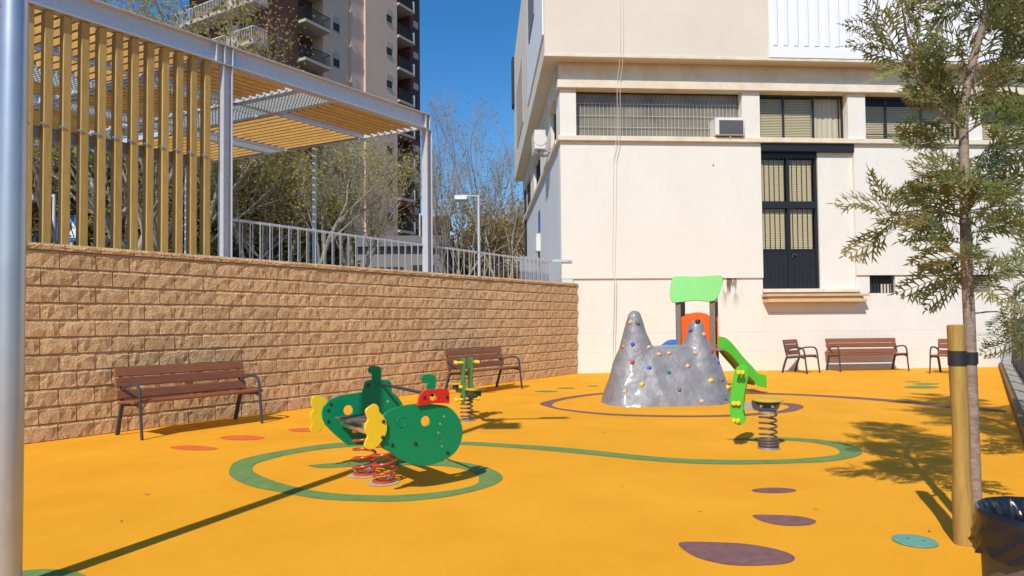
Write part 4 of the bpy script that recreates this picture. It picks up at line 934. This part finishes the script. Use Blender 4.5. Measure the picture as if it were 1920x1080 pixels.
def trunk_at(z):
    for i in range(len(trunk)-1):
        if trunk[i][2] <= z <= trunk[i+1][2]:
            f = (z-trunk[i][2])/(trunk[i+1][2]-trunk[i][2]); return Vector(trunk[i][:3]).lerp(Vector(trunk[i+1][:3]), f)
    return Vector(trunk[-1][:3])
def add_branch(path, r0, nf, tipf=True, sc=1.0):
    path = smooth_path([tuple(p) for p in path], 4); n = len(path)
    MB().tube(path, [r0*(1-.75*i/(n-1)) for i in range(n)], 6).build('branch', M['bark'], TR, smooth=60)
    for k in range(nf):
        t = .22+.76*(k/(max(1, nf-1)))*tr_.uniform(.92, 1.02); i = min(n-2, int(t*(n-1))); p = Vector(path[i]); d = (Vector(path[i+1])-p).normalized()
        roll_ = tr_.uniform(0, 6.28); side = d.orthogonal().normalized(); side = Matrix.Rotation(roll_, 3, d) @ side
        spread = tr_.uniform(.35, 1.1) if k < nf-1 else .1
        fd = (d+side*spread+Vector((0, 0, tr_.uniform(-.35, .75)))).normalized()
        fronds.append((p, fd, sc*tr_.uniform(.75, 1.2)))
def rad(z):
    for (a, b_), (c, d_) in zip(CROWN[:-1], CROWN[1:]):
        if a <= z <= c: return b_+(d_-b_)*(z-a)/(c-a)
    return .2
CROWN = [(1.55, .10), (1.66, .30), (1.85, .36), (2.05, .52), (2.2, .60), (2.45, .48), (2.75, .50), (3.0, .55), (3.3, .58), (3.7, .55), (4.2, .42), (4.8, .2), (5.2, .1)]
z = 1.64; k = 0
while z < 4.75:
    a = k*2.399+tr_.uniform(-.4, .4); r_ = rad(z)*tr_.uniform(.5, .9); p = trunk_at(z); el = tr_.uniform(.05, .55)
    if z < 1.9: el = tr_.uniform(-.35, .15)
    dv = Vector((math.cos(a), math.sin(a)*.9, 0)); L_ = max(.10, r_-.16)
    add_branch([p, p+dv*L_*.5+Vector((0, 0, L_*el*.6)), p+dv*L_+Vector((0, 0, L_*el))], .007, tr_.randint(4, 7), sc=1.0)
    z += tr_.uniform(.050, .10)*(.6 if z < 2.2 else 1); k += 1
# named limbs seen in the photograph
add_branch([trunk_at(2.02), (-.28, -.02, 2.07), (-.50, -.05, 2.05), (-.60, -.06, 2.06)], .009, 8)
add_branch([(-.38, -.03, 2.06), (-.47, -.02, 1.98), (-.56, -.01, 1.93)], .005, 4, sc=.9)
add_branch([trunk_at(2.6), (-.20, .03, 2.75), (-.32, .04, 3.0), (-.40, .03, 3.35), (-.46, .0, 3.8)], .013, 14)
add_branch([(-.33, .04, 3.02), (-.48, .05, 3.15), (-.58, .05, 3.3)], .006, 7)
add_branch([trunk_at(2.85), (.15, .0, 2.95), (.38, -.03, 3.12), (.60, -.05, 3.25)], .010, 9)
add_branch([(.2, 0, 2.98), (.28, .05, 3.2), (.36, .08, 3.5)], .006, 7)
add_branch([trunk_at(2.25), (.2, .0, 2.35), (.42, .0, 2.5)], .008, 8)
add_branch([trunk_at(1.40), (.10, .0, 1.415), (.20, .02, 1.40), (.26, .03, 1.38)], .007, 0)
for p, fd, s_ in (((.16, .01, 1.41), (.6, -.3, .6), .8), ((.22, .02, 1.40), (.5, .4, .5), .9), ((.24, .02, 1.39), (.9, .1, -.5), 1.0), ((.22, .02, 1.39), (.5, -.2, -1.0), 1.0), ((.18, .0, 1.4), (.7, .1, .15), .7), ((.25, .03, 1.38), (1, .0, .1), .9), ((.24, .02, 1.38), (.3, .1, -1), .8), ((.20, .01, 1.40), (-.5, -.2, -.35), .55), ((.24, .01, 1.25), (-.9, -.2, .15), .8), ((.26, .01, 1.25), (-.5, -.2, .8), .7), ((.26, .01, 1.24), (.7, -.2, -.7), .9), ((.27, .02, 1.24), (-.8, .1, -.4), .7)):
    fronds.append((Vector(p), Vector(fd).normalized(), s_))
def fr_mx(p, fd, s_):
    x = fd; upv = Vector((tr_.gauss(0, .8), tr_.gauss(-.45, .8), tr_.uniform(.1, 1))); y = upv.cross(x)
    y = y.normalized() if y.length > .05 else Vector((0, 1, 0)); zz = x.cross(y)
    m_ = Matrix((x, y, zz)).transposed().to_4x4() @ Matrix.Scale(s_, 4); m_.translation = p; return m_
fronds.sort(key=lambda f: (f[0].z > 3.55, f[0].y)); rest = MB()
for i, (p, fd, s_) in enumerate(fronds):
    m_ = fr_mx(p, fd, s_); me = FM[tr_.randrange(8)]
    if i < 300:
        o = bpy.data.objects.new('frond', me); COL.objects.link(o); o.parent = TR; o.matrix_basis = m_
    else: rest.add([m_ @ v.co for v in me.vertices], [tuple(q.vertices) for q in me.polygons])
if rest.v: o = rest.build('frond', M['frond'], TR, recalc=False); o['kind'] = 'stuff'

# second young tree just outside the frame beyond the fence: its low fronds reach into view and its shadow falls on the floor
T2 = copy_tree(TR); T2.name = 'young_tree'
T2.matrix_basis = Matrix.Translation((4.82, 5.2, 0)) @ Matrix.Rotation(R(165), 4, 'Z') @ Matrix.Scale(1.5, 4)
tag(T2, 'second young silky oak beyond the dark fence, mostly outside the right edge', 'tree', 'young silky oaks'); TR['group'] = 'young silky oaks'

# ================================================================== BACKGROUND ABOVE THE WALL
TZ = 2.2
def leaf_cloud(mb, pts, n, spread, size, r):
    for _ in range(n):
        c = Vector(r.choice(pts))+Vector((r.gauss(0, spread), r.gauss(0, spread), r.gauss(0, spread)))
        a = Vector((r.uniform(-1, 1), r.uniform(-1, 1), r.uniform(-1, 1))).normalized(); b_ = a.orthogonal().normalized(); s_ = size*r.uniform(.6, 1.4)
        mb.add([c-a*s_, c+b_*s_*.55, c+a*s_, c-b_*s_*.55], [(0, 1, 2, 3)])
def tree(label, x, y, h, seed, lean=(0, 0), stems=1, leaf='bud', nleaf=900, lsize=.06, spread=.35, r0=.16, name='plane_tree', crown_lo=.3, width=.9, depth=5, barkm='planebark'):
    r = random.Random(seed); t = thing(name, label, 'tree', (x, y, TZ), 0, 'bare trees behind the railing'); r0 *= .62
    tk, tw = MB(), MB(); tips = []
    def grow(p, d, L_, rad_, lv):
        segs = 3 if lv < 3 else 2; pts = [p]; q = p; dd = d
        for i in range(segs):
            dd = (dd+Vector((r.gauss(0, .10), r.gauss(0, .10), r.gauss(.05, .06)))).normalized(); q = q+dd*L_/segs; pts.append(q)
        rr = [rad_*(1-.4*i/segs) for i in range(segs+1)]
        (tk if lv < 2 else tw).tube(pts, rr, 8 if lv < 2 else (5 if lv < 3 else 3), lv < 2)
        if lv >= 3: tips.extend(pts[1:])
        if lv >= depth: return
        nb = r.randint(3, 4) if lv else r.randint(4, 6)
        for k in range(nb):
            f = r.uniform(.45, 1.0) if lv else crown_lo+(1-crown_lo)*(k+.5)/nb
            i = min(segs-1, int(f*segs)); b0 = pts[i].lerp(pts[i+1], f*segs-i)
            a = r.uniform(0, 6.28); o_ = dd.orthogonal().normalized(); o_ = Matrix.Rotation(a, 3, dd) @ o_
            nd = (dd*1.0+o_*r.uniform(.45, .95)*width+Vector((0, 0, .25))).normalized()
            grow(b0, nd, L_*r.uniform(.45, .68), rad_*.5*(1-.35*f), lv+1)
        if lv > 0: grow(q, dd, L_*.55, rad_*.55, lv+1)
    for s_ in range(stems):
        a = s_*2.3+seed; d0 = Vector((lean[0]+(.35*math.cos(a) if stems > 1 else 0), lean[1]+(.35*math.sin(a) if stems > 1 else 0), 1)).normalized()
        grow(Vector((.15*s_, 0, 0)), d0, h*.62, r0/(1+.25*(stems-1)), 0)
    tk.build('trunk', M[barkm], t, smooth=70, recalc=False); tw.build('branches', M['twig'], t, recalc=False)
    if nleaf:
        lf = MB(); leaf_cloud(lf, tips, nleaf, spread, lsize, r); lf.build('foliage', M[leaf], t, recalc=False)
    return t
def px(x, Z): return (x-960)/1260*Z
tree('pale trunked plane tree leaning right in front of the tower base', px(583, 21), 21, 4.8, 3, (.22, .0), 1, 'bud', 1500, .045, .22, .15)
tree('multi stemmed budding tree in front of the pink tower wall', px(655, 24), 24, 4.5, 5, (.12, 0), 3, 'bud', 2400, .05, .25, .20, width=.8)
tree('pale plane tree just right of the wooden screen post', px(465, 23), 23, 5.2, 8, (.02, 0), 2, 'bud', 3200, .06, .32, .18)
tree('olive budding tree behind the middle of the railing', px(520, 27), 27, 4.8, 11, (.05, 0), 2, 'oliveleaf', 3000, .08, .40, .20)
tree('tall bare tree with reddish twigs left of the lamp in the gap', px(846, 36), 36, 7.8, 14, (.02, 0), 3, 'bud', 1400, .05, .25, .20, crown_lo=.35, width=.62, depth=6)
tree('bare tree with a thin twin trunk below the blue sky', px(880, 40), 40, 7.0, 17, (.03, 0), 2, 'bud', 1200, .055, .3, .17, crown_lo=.3, width=.65, depth=6)
tree('tallest bare tree right beside the school side wall', px(944, 35), 35, 8.8, 20, (.0, 0), 2, 'bud', 1200, .05, .25, .20, crown_lo=.3, width=.6, depth=6)
tree('plane tree behind the left slats of the screen', px(120, 21), 21, 7.5, 23, (.05, 0), 2, 'bud', 3200, .06, .35, .2)
tree('stout plane tree behind the centre slats of the screen', px(240, 19), 19, 8.0, 26, (-.08, 0), 2, 'bud', 4200, .06, .38, .22)
tree('plane tree behind the right slats of the screen', px(340, 22), 22, 8.0, 29, (.02, 0), 2, 'bud', 5500, .065, .45, .22)
tree('tall budding plane tree rising above the pergola beam', px(275, 25), 25, 9.6, 31, (-.02, 0), 3, 'bud', 3600, .06, .40, .26)
tree('dense olive tree low behind the gap in front of the hill', px(905, 44), 44, 5.5, 37, (0, 0), 3, 'ochre', 5000, .10, .5, .2)
tree('ochre leaved tree beside the school corner on the hill', px(965, 47), 47, 6.8, 41, (0, 0), 3, 'ochre', 2600, .10, .55, .2)
# shrubs: each its own
def shrub(label, x, y, rx, rz, leaf, n, size, seed, zb=TZ):
    r = random.Random(seed); t = thing('shrub', label, 'shrub', (x, y, zb), 0, 'shrubs on the terrace')
    mb = MB(); st = MB()
    for k in range(9):
        a = r.uniform(0, 6.28); q = Vector((rx*.5*math.cos(a), rx*.4*math.sin(a), rz*r.uniform(.6, 1.1))); st.tube([(0, 0, 0), q*.5+Vector((0, 0, .1)), q], [.03, .02, .008], 5, False)
    for _ in range(n):
        a = r.uniform(0, 6.28); e = r.random()**.5; z = r.random()
        lum = .75+.35*noise.noise(Vector((math.cos(a)*2, math.sin(a)*2, z*3+seed)))
        w_ = rx*lum*math.sin(math.pi*min(1, .15+.8*z))**.6
        c = Vector((w_*e*math.cos(a), w_*e*math.sin(a)*.8, rz*1.1*z)); d = Vector((r.uniform(-1, 1), r.uniform(-1, 1), r.uniform(-1, 1))).normalized(); b_ = d.orthogonal().normalized(); s_ = size*r.uniform(.6, 1.4)
        mb.add([c-d*s_, c+b_*s_*.5, c+d*s_, c-b_*s_*.5], [(0, 1, 2, 3)])
    st.build('stems', M['twig'], t, recalc=False); mb.build('foliage', M[leaf], t, recalc=False)
for i, (xp, Z, rx, rz, lf, lb) in enumerate(((120, 28, 3.0, 6.2, 'oliveleaf', 'olive shrub far behind the left slats'), (235, 30, 2.8, 6.6, 'darkleaf', 'dark shrub behind the crossing sign'), (330, 29, 2.6, 5.6, 'oliveleaf', 'olive shrub behind the white bollards'), (400, 31, 2.8, 6.6, 'darkleaf', 'dark tall shrub behind the last slat'), (470, 32, 2.8, 5.2, 'darkleaf', 'dark shrub beside the galvanised pergola post'), (560, 31, 2.2, 5.0, 'darkleaf', 'dark tall shrub behind the far lamp post'), (610, 30, 2.0, 4.4, 'oliveleaf', 'olive shrub below the leaning plane tree'), (845, 48, 3.2, 4.2, 'oliveleaf', 'olive brown shrub low in the gap under the bare trees'), (915, 50, 3.0, 3.0, 'oliveleaf', 'olive shrub at the foot of the hill'), (20, 27, 3.2, 6.0, 'darkleaf', 'dark shrub behind the left lamp post and first slat'), (960, 42, 2.0, 2.2, 'ochre', 'ochre shrub close to the school side wall'))):
    shrub(lb, px(xp, Z), Z, rx, rz, lf, 6500, .13, 50+i)
# hill
vs_, fs = [], []; nx_, ny_ = 46, 30
for j in range(ny_):
    for i in range(nx_):
        x = -14+34*i/(nx_-1); y = 50+38*j/(ny_-1)
        t = min(1, max(0, (y-51)/14)); g_ = 1/(1+math.exp(-(x+1.5)/2.3)); z = TZ-.2+t*(3.6+7.0*g_)+.9*noise.noise(Vector((x*.25, y*.25, 1)))*t+.35*noise.noise(Vector((x*.8, y*.8, 3)))*t
        vs_.append((x, y, z))
for j in range(ny_-1):
    for i in range(nx_-1): a = j*nx_+i; fs.append((a, a+1, a+nx_+1, a+nx_))
struct(MB().add(vs_, fs).build('hill', M['hill'], smooth=60))
hb = MB(); hr = random.Random(77)
for _ in range(15000):
    x, y = hr.uniform(-9, 6), hr.uniform(51, 70); t = min(1, max(0, (y-51)/14)); g_ = 1/(1+math.exp(-(x+1.5)/2.3))
    z = TZ-.2+t*(3.6+7.0*g_)+.9*noise.noise(Vector((x*.25, y*.25, 1)))*t
    cl = noise.noise(Vector((x*.6, y*.6, 9)))
    if cl < -.12: continue
    c = Vector((x, y, z+hr.uniform(0, .5+1.2*max(0, cl)))); d = Vector((hr.uniform(-1, 1), hr.uniform(-1, 1), hr.uniform(-1, 1))).normalized(); b_ = d.orthogonal().normalized(); s_ = .15*hr.uniform(.5, 1.5)
    hb.add([c-d*s_, c+b_*s_*.6, c+d*s_, c-b_*s_*.6], [(0, 1, 2, 3)])
o = hb.build('hill_scrub', M['ochre'], recalc=False); o['kind'] = 'stuff'; tag(o, 'orange and ochre scrub covering the hillside in the gap', 'scrub')
# rock outcrop on the hill
bm = bmesh.new(); bmesh.ops.create_icosphere(bm, subdivisions=4, radius=1)
for v in bm.verts:
    d_ = 1+.35*noise.fractal(v.co*1.5, .8, 2, 4); v.co = Vector((v.co.x*2.2*d_, v.co.y*1.6*d_, v.co.z*2.6*d_))
me = bpy.data.meshes.new('rock_outcrop'); bm.to_mesh(me); bm.free(); me.materials.append(M['cliff']); o = bpy.data.objects.new('rock_outcrop', me); COL.objects.link(o); o.location = (.6, 49.5, 4.6)
tag(o, 'pale rock outcrop beside the school corner below the ochre tree', 'rock')

# ------------------------------------------------------------------ apartment tower
TD = Vector((-.5, -.866, 0)); TO = Vector((-9.76, 60, 0))       # along the visible side towards the camera
AT = thing('apartment_tower', 'tall pink and dark brick apartment tower with balconies behind the trees', 'building', (TO.x, TO.y, TZ), math.atan2(TD.y, TD.x))
AT.matrix_basis = AT.matrix_basis @ Matrix.Diagonal((.86, 1, 1, 1))
# local x = towards the camera along the side, local -y... outward is +y
FLZ = [9.35-TZ+2.9*(i-2) for i in range(0, 13)]
HT = 40
def tb(nm, m, x0, x1, y0, y1, z0, z1, par=None): return MB().box(x0, x1, y0, y1, z0, z1).build(nm, M[m], par or AT)
tb('wall', 'tbrick', -3.1, -1.45, -9, 0, -2.2, HT); tb('wall', 'tbrick', -1.447, 1.147, -9, -1.5, -2.2, HT)
tb('wall', 'tpink', 1.15, 5.9, -9, .30, -2.2, HT); tb('wall', 'tpink', 5.903, 7.6, -9, .10, -2.2, HT); tb('wall', 'tpink', 7.603, 11.0, -9, -.12, -2.2, HT)
tb('wall', 'tbrick', 11.003, 14.0, -9, -1.3, -2.2, HT); tb('wall', 'tbrick', 14.003, 17.2, -9, 0, -2.2, HT)
def railbars(par, x0, x1, y, z0, z1, m, n, axis='x', y1=None):
    mb = MB()
    if axis == 'x':
        mb.bar((x0, y, z1), (x1, y, z1), .05, .05)
        for i in range(n+1): x = x0+(x1-x0)*i/n; mb.bar((x, y, z0), (x, y, z1), .025, .025)
    else:
        mb.bar((x0, y, z1), (x0, y1, z1), .05, .05)
        for i in range(n+1): yy = y+(y1-y)*i/n; mb.bar((x0, yy, z0), (x0, yy, z1), .025, .025)
    return mb.build('railing', M[m], par)
for i, z in enumerate(FLZ):
    if z < 0: continue
    b = tb('balcony', 'tslab', -1.44, 1.14, -1.497, .55, z, z+.22)
    railbars(b, -1.35, 1.1, .48, z+.22, z+1.2, 'rail', 26); railbars(b, -1.35, 0, -.1, z+.22, z+1.2, 'rail', 6, 'y', .48)
    MB().box(-1.43, -1.30, .36, .52, z+.22, z+1.15).build('white_post', M['whiterail'], b)
    MB().box(-.9, .5, -1.52, -1.49, z+.23, z+2.3).build('balcony_door', M['tdark'], b)
    b = tb('balcony', 'tslab', 11.01, 13.98, -1.297, .75, z, z+.22)
    railbars(b, 11.05, 13.95, .70, z+.22, z+1.15, 'rail', 26); railbars(b, 11.05, 0, -.1, z+.22, z+1.15, 'rail', 8, 'y', .70); railbars(b, 13.95, 0, -.1, z+.22, z+1.15, 'rail', 8, 'y', .70)
    MB().box(11.4, 13.2, -1.32, -1.29, z+.23, z+2.4).build('balcony_door', M['tdark'], b)
    for x0, y in ((2.0, .30), (8.9, -.12)):
        wd = tb('window', 'tslab', x0-.08, x0+.88, y-.02, y+.05, z+.82, z+.9); MB().box(x0, x0+.8, y-.05, y+.012, z+.9, z+2.1).build('pane', M['tdark'], wd); MB().box(x0, x0+.8, y+.013, y+.03, z+1.55, z+2.1).build('shutter', M['tslab'], wd)
    wd = tb('window', 'tslab', -2.7, -1.9, -.01, .06, z+2.0, z+2.6); MB().box(-2.7, -1.9, -.02, .01, z+.8, z+1.99).build('pane', M['tdark'], wd)
# laundry on two balconies
q = thing('laundry', 'pale blue sheet hanging over a low balcony of the tower', 'laundry', AT.matrix_basis @ Vector((0, .56, FLZ[2]-2.9+.25)), math.atan2(TD.y, TD.x))
MB().box(-.5, .4, .0, .03, .2, 1.9).build('sheet', M['sheet'], q)
# sunlit end of the tower: long balconies with flowers
for i, z in enumerate(FLZ):
    if z < 6: continue
    b = tb('balcony', 'tslab', 17.2, 18.7, -9, .0, z, z+.25); railbars(b, 18.65, 0, -8.9, z+.25, z+1.2, 'whiterail', 50, 'y', -.05); railbars(b, 17.3, 18.65, -.05, z+.25, z+1.2, 'whiterail', 8)
    fb = MB(); fr2 = random.Random(i)
    for _ in range(260):
        c = Vector((18.45+fr2.gauss(0, .08), fr2.choice((-1.2, -2.0, -3.4, -5))+fr2.gauss(0, .35), z+.55+fr2.gauss(0, .16))); s_ = .07
        d = Vector((fr2.uniform(-1, 1), fr2.uniform(-1, 1), fr2.uniform(-1, 1))).normalized(); e_ = d.orthogonal().normalized(); fb.add([c-d*s_, c+e_*s_*.7, c+d*s_, c-e_*s_*.7], [(0, 1, 2, 3)])
    fb.build('flowers', M['flower'], b, recalc=False)
    MB().box(17.205, 17.23, -4.5, -3.2, z+.26, z+2.5).build('balcony_door', M['housewhite'], b)
# ------------------------------------------------------------------ low houses
def house(name, label, xp0, xp1, Z, dep, zt, wallm, roofm, wins, rz=0, rise=1.2, ang=0):
    x0, x1 = px(xp0, Z), px(xp1, Z); L_ = x1-x0; t = thing(name, label, 'building', (x0, Z, TZ), ang)
    h = zt-TZ; MB().box(0, L_, 0, dep, 0, h).build('wall', M[wallm], t)
    MB().add([(-.3, -.4, h), (L_+.3, -.4, h), (L_+.3, dep+.4, h), (-.3, dep+.4, h), (-.3, dep/2, h+rise), (L_+.3, dep/2, h+rise)], [(0, 1, 5, 4), (2, 3, 4, 5), (0, 4, 3), (1, 2, 5), (0, 3, 2, 1)]).build('roof', M[roofm], t)
    for (f, z0, z1, w_) in wins:
        o = MB().box(f*L_-w_/2-.06, f*L_+w_/2+.06, -.06, -.001, z0-.1, z0).build('window', M['tslab'], t); MB().box(f*L_-w_/2, f*L_+w_/2, -.03, .01, z0+.001, z1).build('pane', M['tdark'], o)
house('low_house', 'low grey house behind the railing at the foot of the tower', 455, 830, 40, 8, 5.9, 'housegrey', 'roofgrey', [(.16, .6, 2.6, 1.2), (.38, .6, 2.4, 1.1), (.55, .4, 2.5, 1.6), (.72, .4, 2.5, 2.0), (.9, .4, 2.6, 1.4)])
house('brick_house', 'orange brick house seen between pale plane trunks', 418, 512, 46, 6, 9.6, 'orangebrick', 'tile', [(.3, 4.2, 5.6, 1.0), (.75, 4.2, 5.6, 1.0)])
house('white_house', 'whitish house with an orange brick top behind the wooden screen', 20, 330, 36, 7, 6.3, 'housewhite', 'tile', [(.15, .8, 2.4, 1.2), (.4, .8, 2.4, 1.2), (.65, .8, 2.4, 1.2), (.85, .8, 2.4, 1.2)], rise=1.6)
house('tile_roof_house', 'small house with red tiled roof between tower and pergola post', 786, 834, 66, 6, 11.2, 'housegrey', 'tile', [(.5, 3, 4.5, 1)])
# ------------------------------------------------------------------ street furniture on the terrace
def lamp(label, xp, Z, side, top):
    t = thing('lamp_post', label, 'lamp post', (px(xp, Z), Z, TZ), 0, 'lamp posts on the terrace'); h = top-TZ
    MB().lathe([(.085, 0), (.075, h*.5), (.06, h), (0, h+.01)], 14).build('pole', M['galv'], t, smooth=40)
    MB().bar((0, 0, h-.06), (side*.85, -.1, h-.03), .06, .05).build('arm', M['galv'], t); MB().box(side*.85-.32, side*.85+.32, -.42, .12, h-.30, h-.08).build('lamp_head', M['galv'], t, bevel=.02)
    MB().box(side*.85-.27, side*.85+.27, -.43, -.4205, h-.28, h-.10).build('lamp_lens', M['led'], t)
lamp('grey lamp post with head to the right behind the railing', 547, 34, 1, 8.45); lamp('lamp post with white lamp head to the left in the gap of sky', 899, 33, -1, 7.65); lamp('thin lamp post beside the tower and the pergola end post', 788, 45, 1, 8.7)
lamp('lamp post hidden behind the leftmost slats', 99, 26, -1, 6.5)
CS = thing('crossing_sign', 'blue square pedestrian crossing sign behind the wooden slats', 'sign', (px(133, 13), 13, TZ), R(8))
MB().cyl((0, 0, 0), (0, 0, 1.25), .03).build('pole', M['galv'], CS)
MB().prism(smooth_loop([(-.25, .82), (.25, .82), (.25, 1.32), (-.25, 1.32)], 1), -.055, -.035).build('panel', M['blue'], CS, bevel=.004)
MB().prism([(-.185, .885), (.185, .885), (0, 1.265)], -.060, -.0555).build('triangle', M['signwhite'], CS)
fg = MB(); fg.prism(circ(0, 1.145, .022, 10), -.064, -.0605); fg.prism([(-.02, 1.12), (.025, 1.12), (.03, 1.04), (-.015, 1.04)], -.064, -.0605)
fg.prism([(-.013, 1.039), (.005, 1.039), (-.035, .945), (-.055, .945)], -.064, -.0605); fg.prism([(.01, 1.039), (.029, 1.039), (.06, .945), (.04, .945)], -.064, -.0605); fg.prism([(.026, 1.115), (.03, 1.09), (.07, 1.05), (.075, 1.065)], -.064, -.0605); fg.prism([(-.022, 1.115), (-.018, 1.09), (-.06, 1.055), (-.066, 1.07)], -.064, -.0605)
for k in range(5): x = -.12+.055*k; fg.prism([(x, .90), (x+.028, .90), (x+.022, .938), (x+.004, .938)], -.064, -.0605)
fg.build('walking_figure', M['black'], CS)
for i, (xp, Z, lb, h) in enumerate(((297, 13.5, 'white bollard behind the slats with a pale body', 1.5), (324, 14, 'shorter white bollard with black top behind the slats', 1.35))):
    t = thing('bollard', lb, 'bollard', (px(xp, Z), Z, TZ)); MB().box(-.09, .09, -.09, .09, -0, h-.85 if i == 0 else h-.95).build('body', M['signwhite'], t, bevel=.01)
    if i: MB().box(-.10, .10, -.10, .10, h-.948, h-.78).build('cap', M['black'], t, bevel=.01)
t = thing('black_bin', 'black waste bin behind the leftmost slats on the terrace', 'litter bin', (px(62, 12), 12, TZ)); MB().box(-.2, .2, -.2, .2, 0, .42).build('body', M['black'], t, bevel=.02); MB().box(-.21, .21, -.21, .21, .43, .78).build('lid', M['black'], t, bevel=.03)
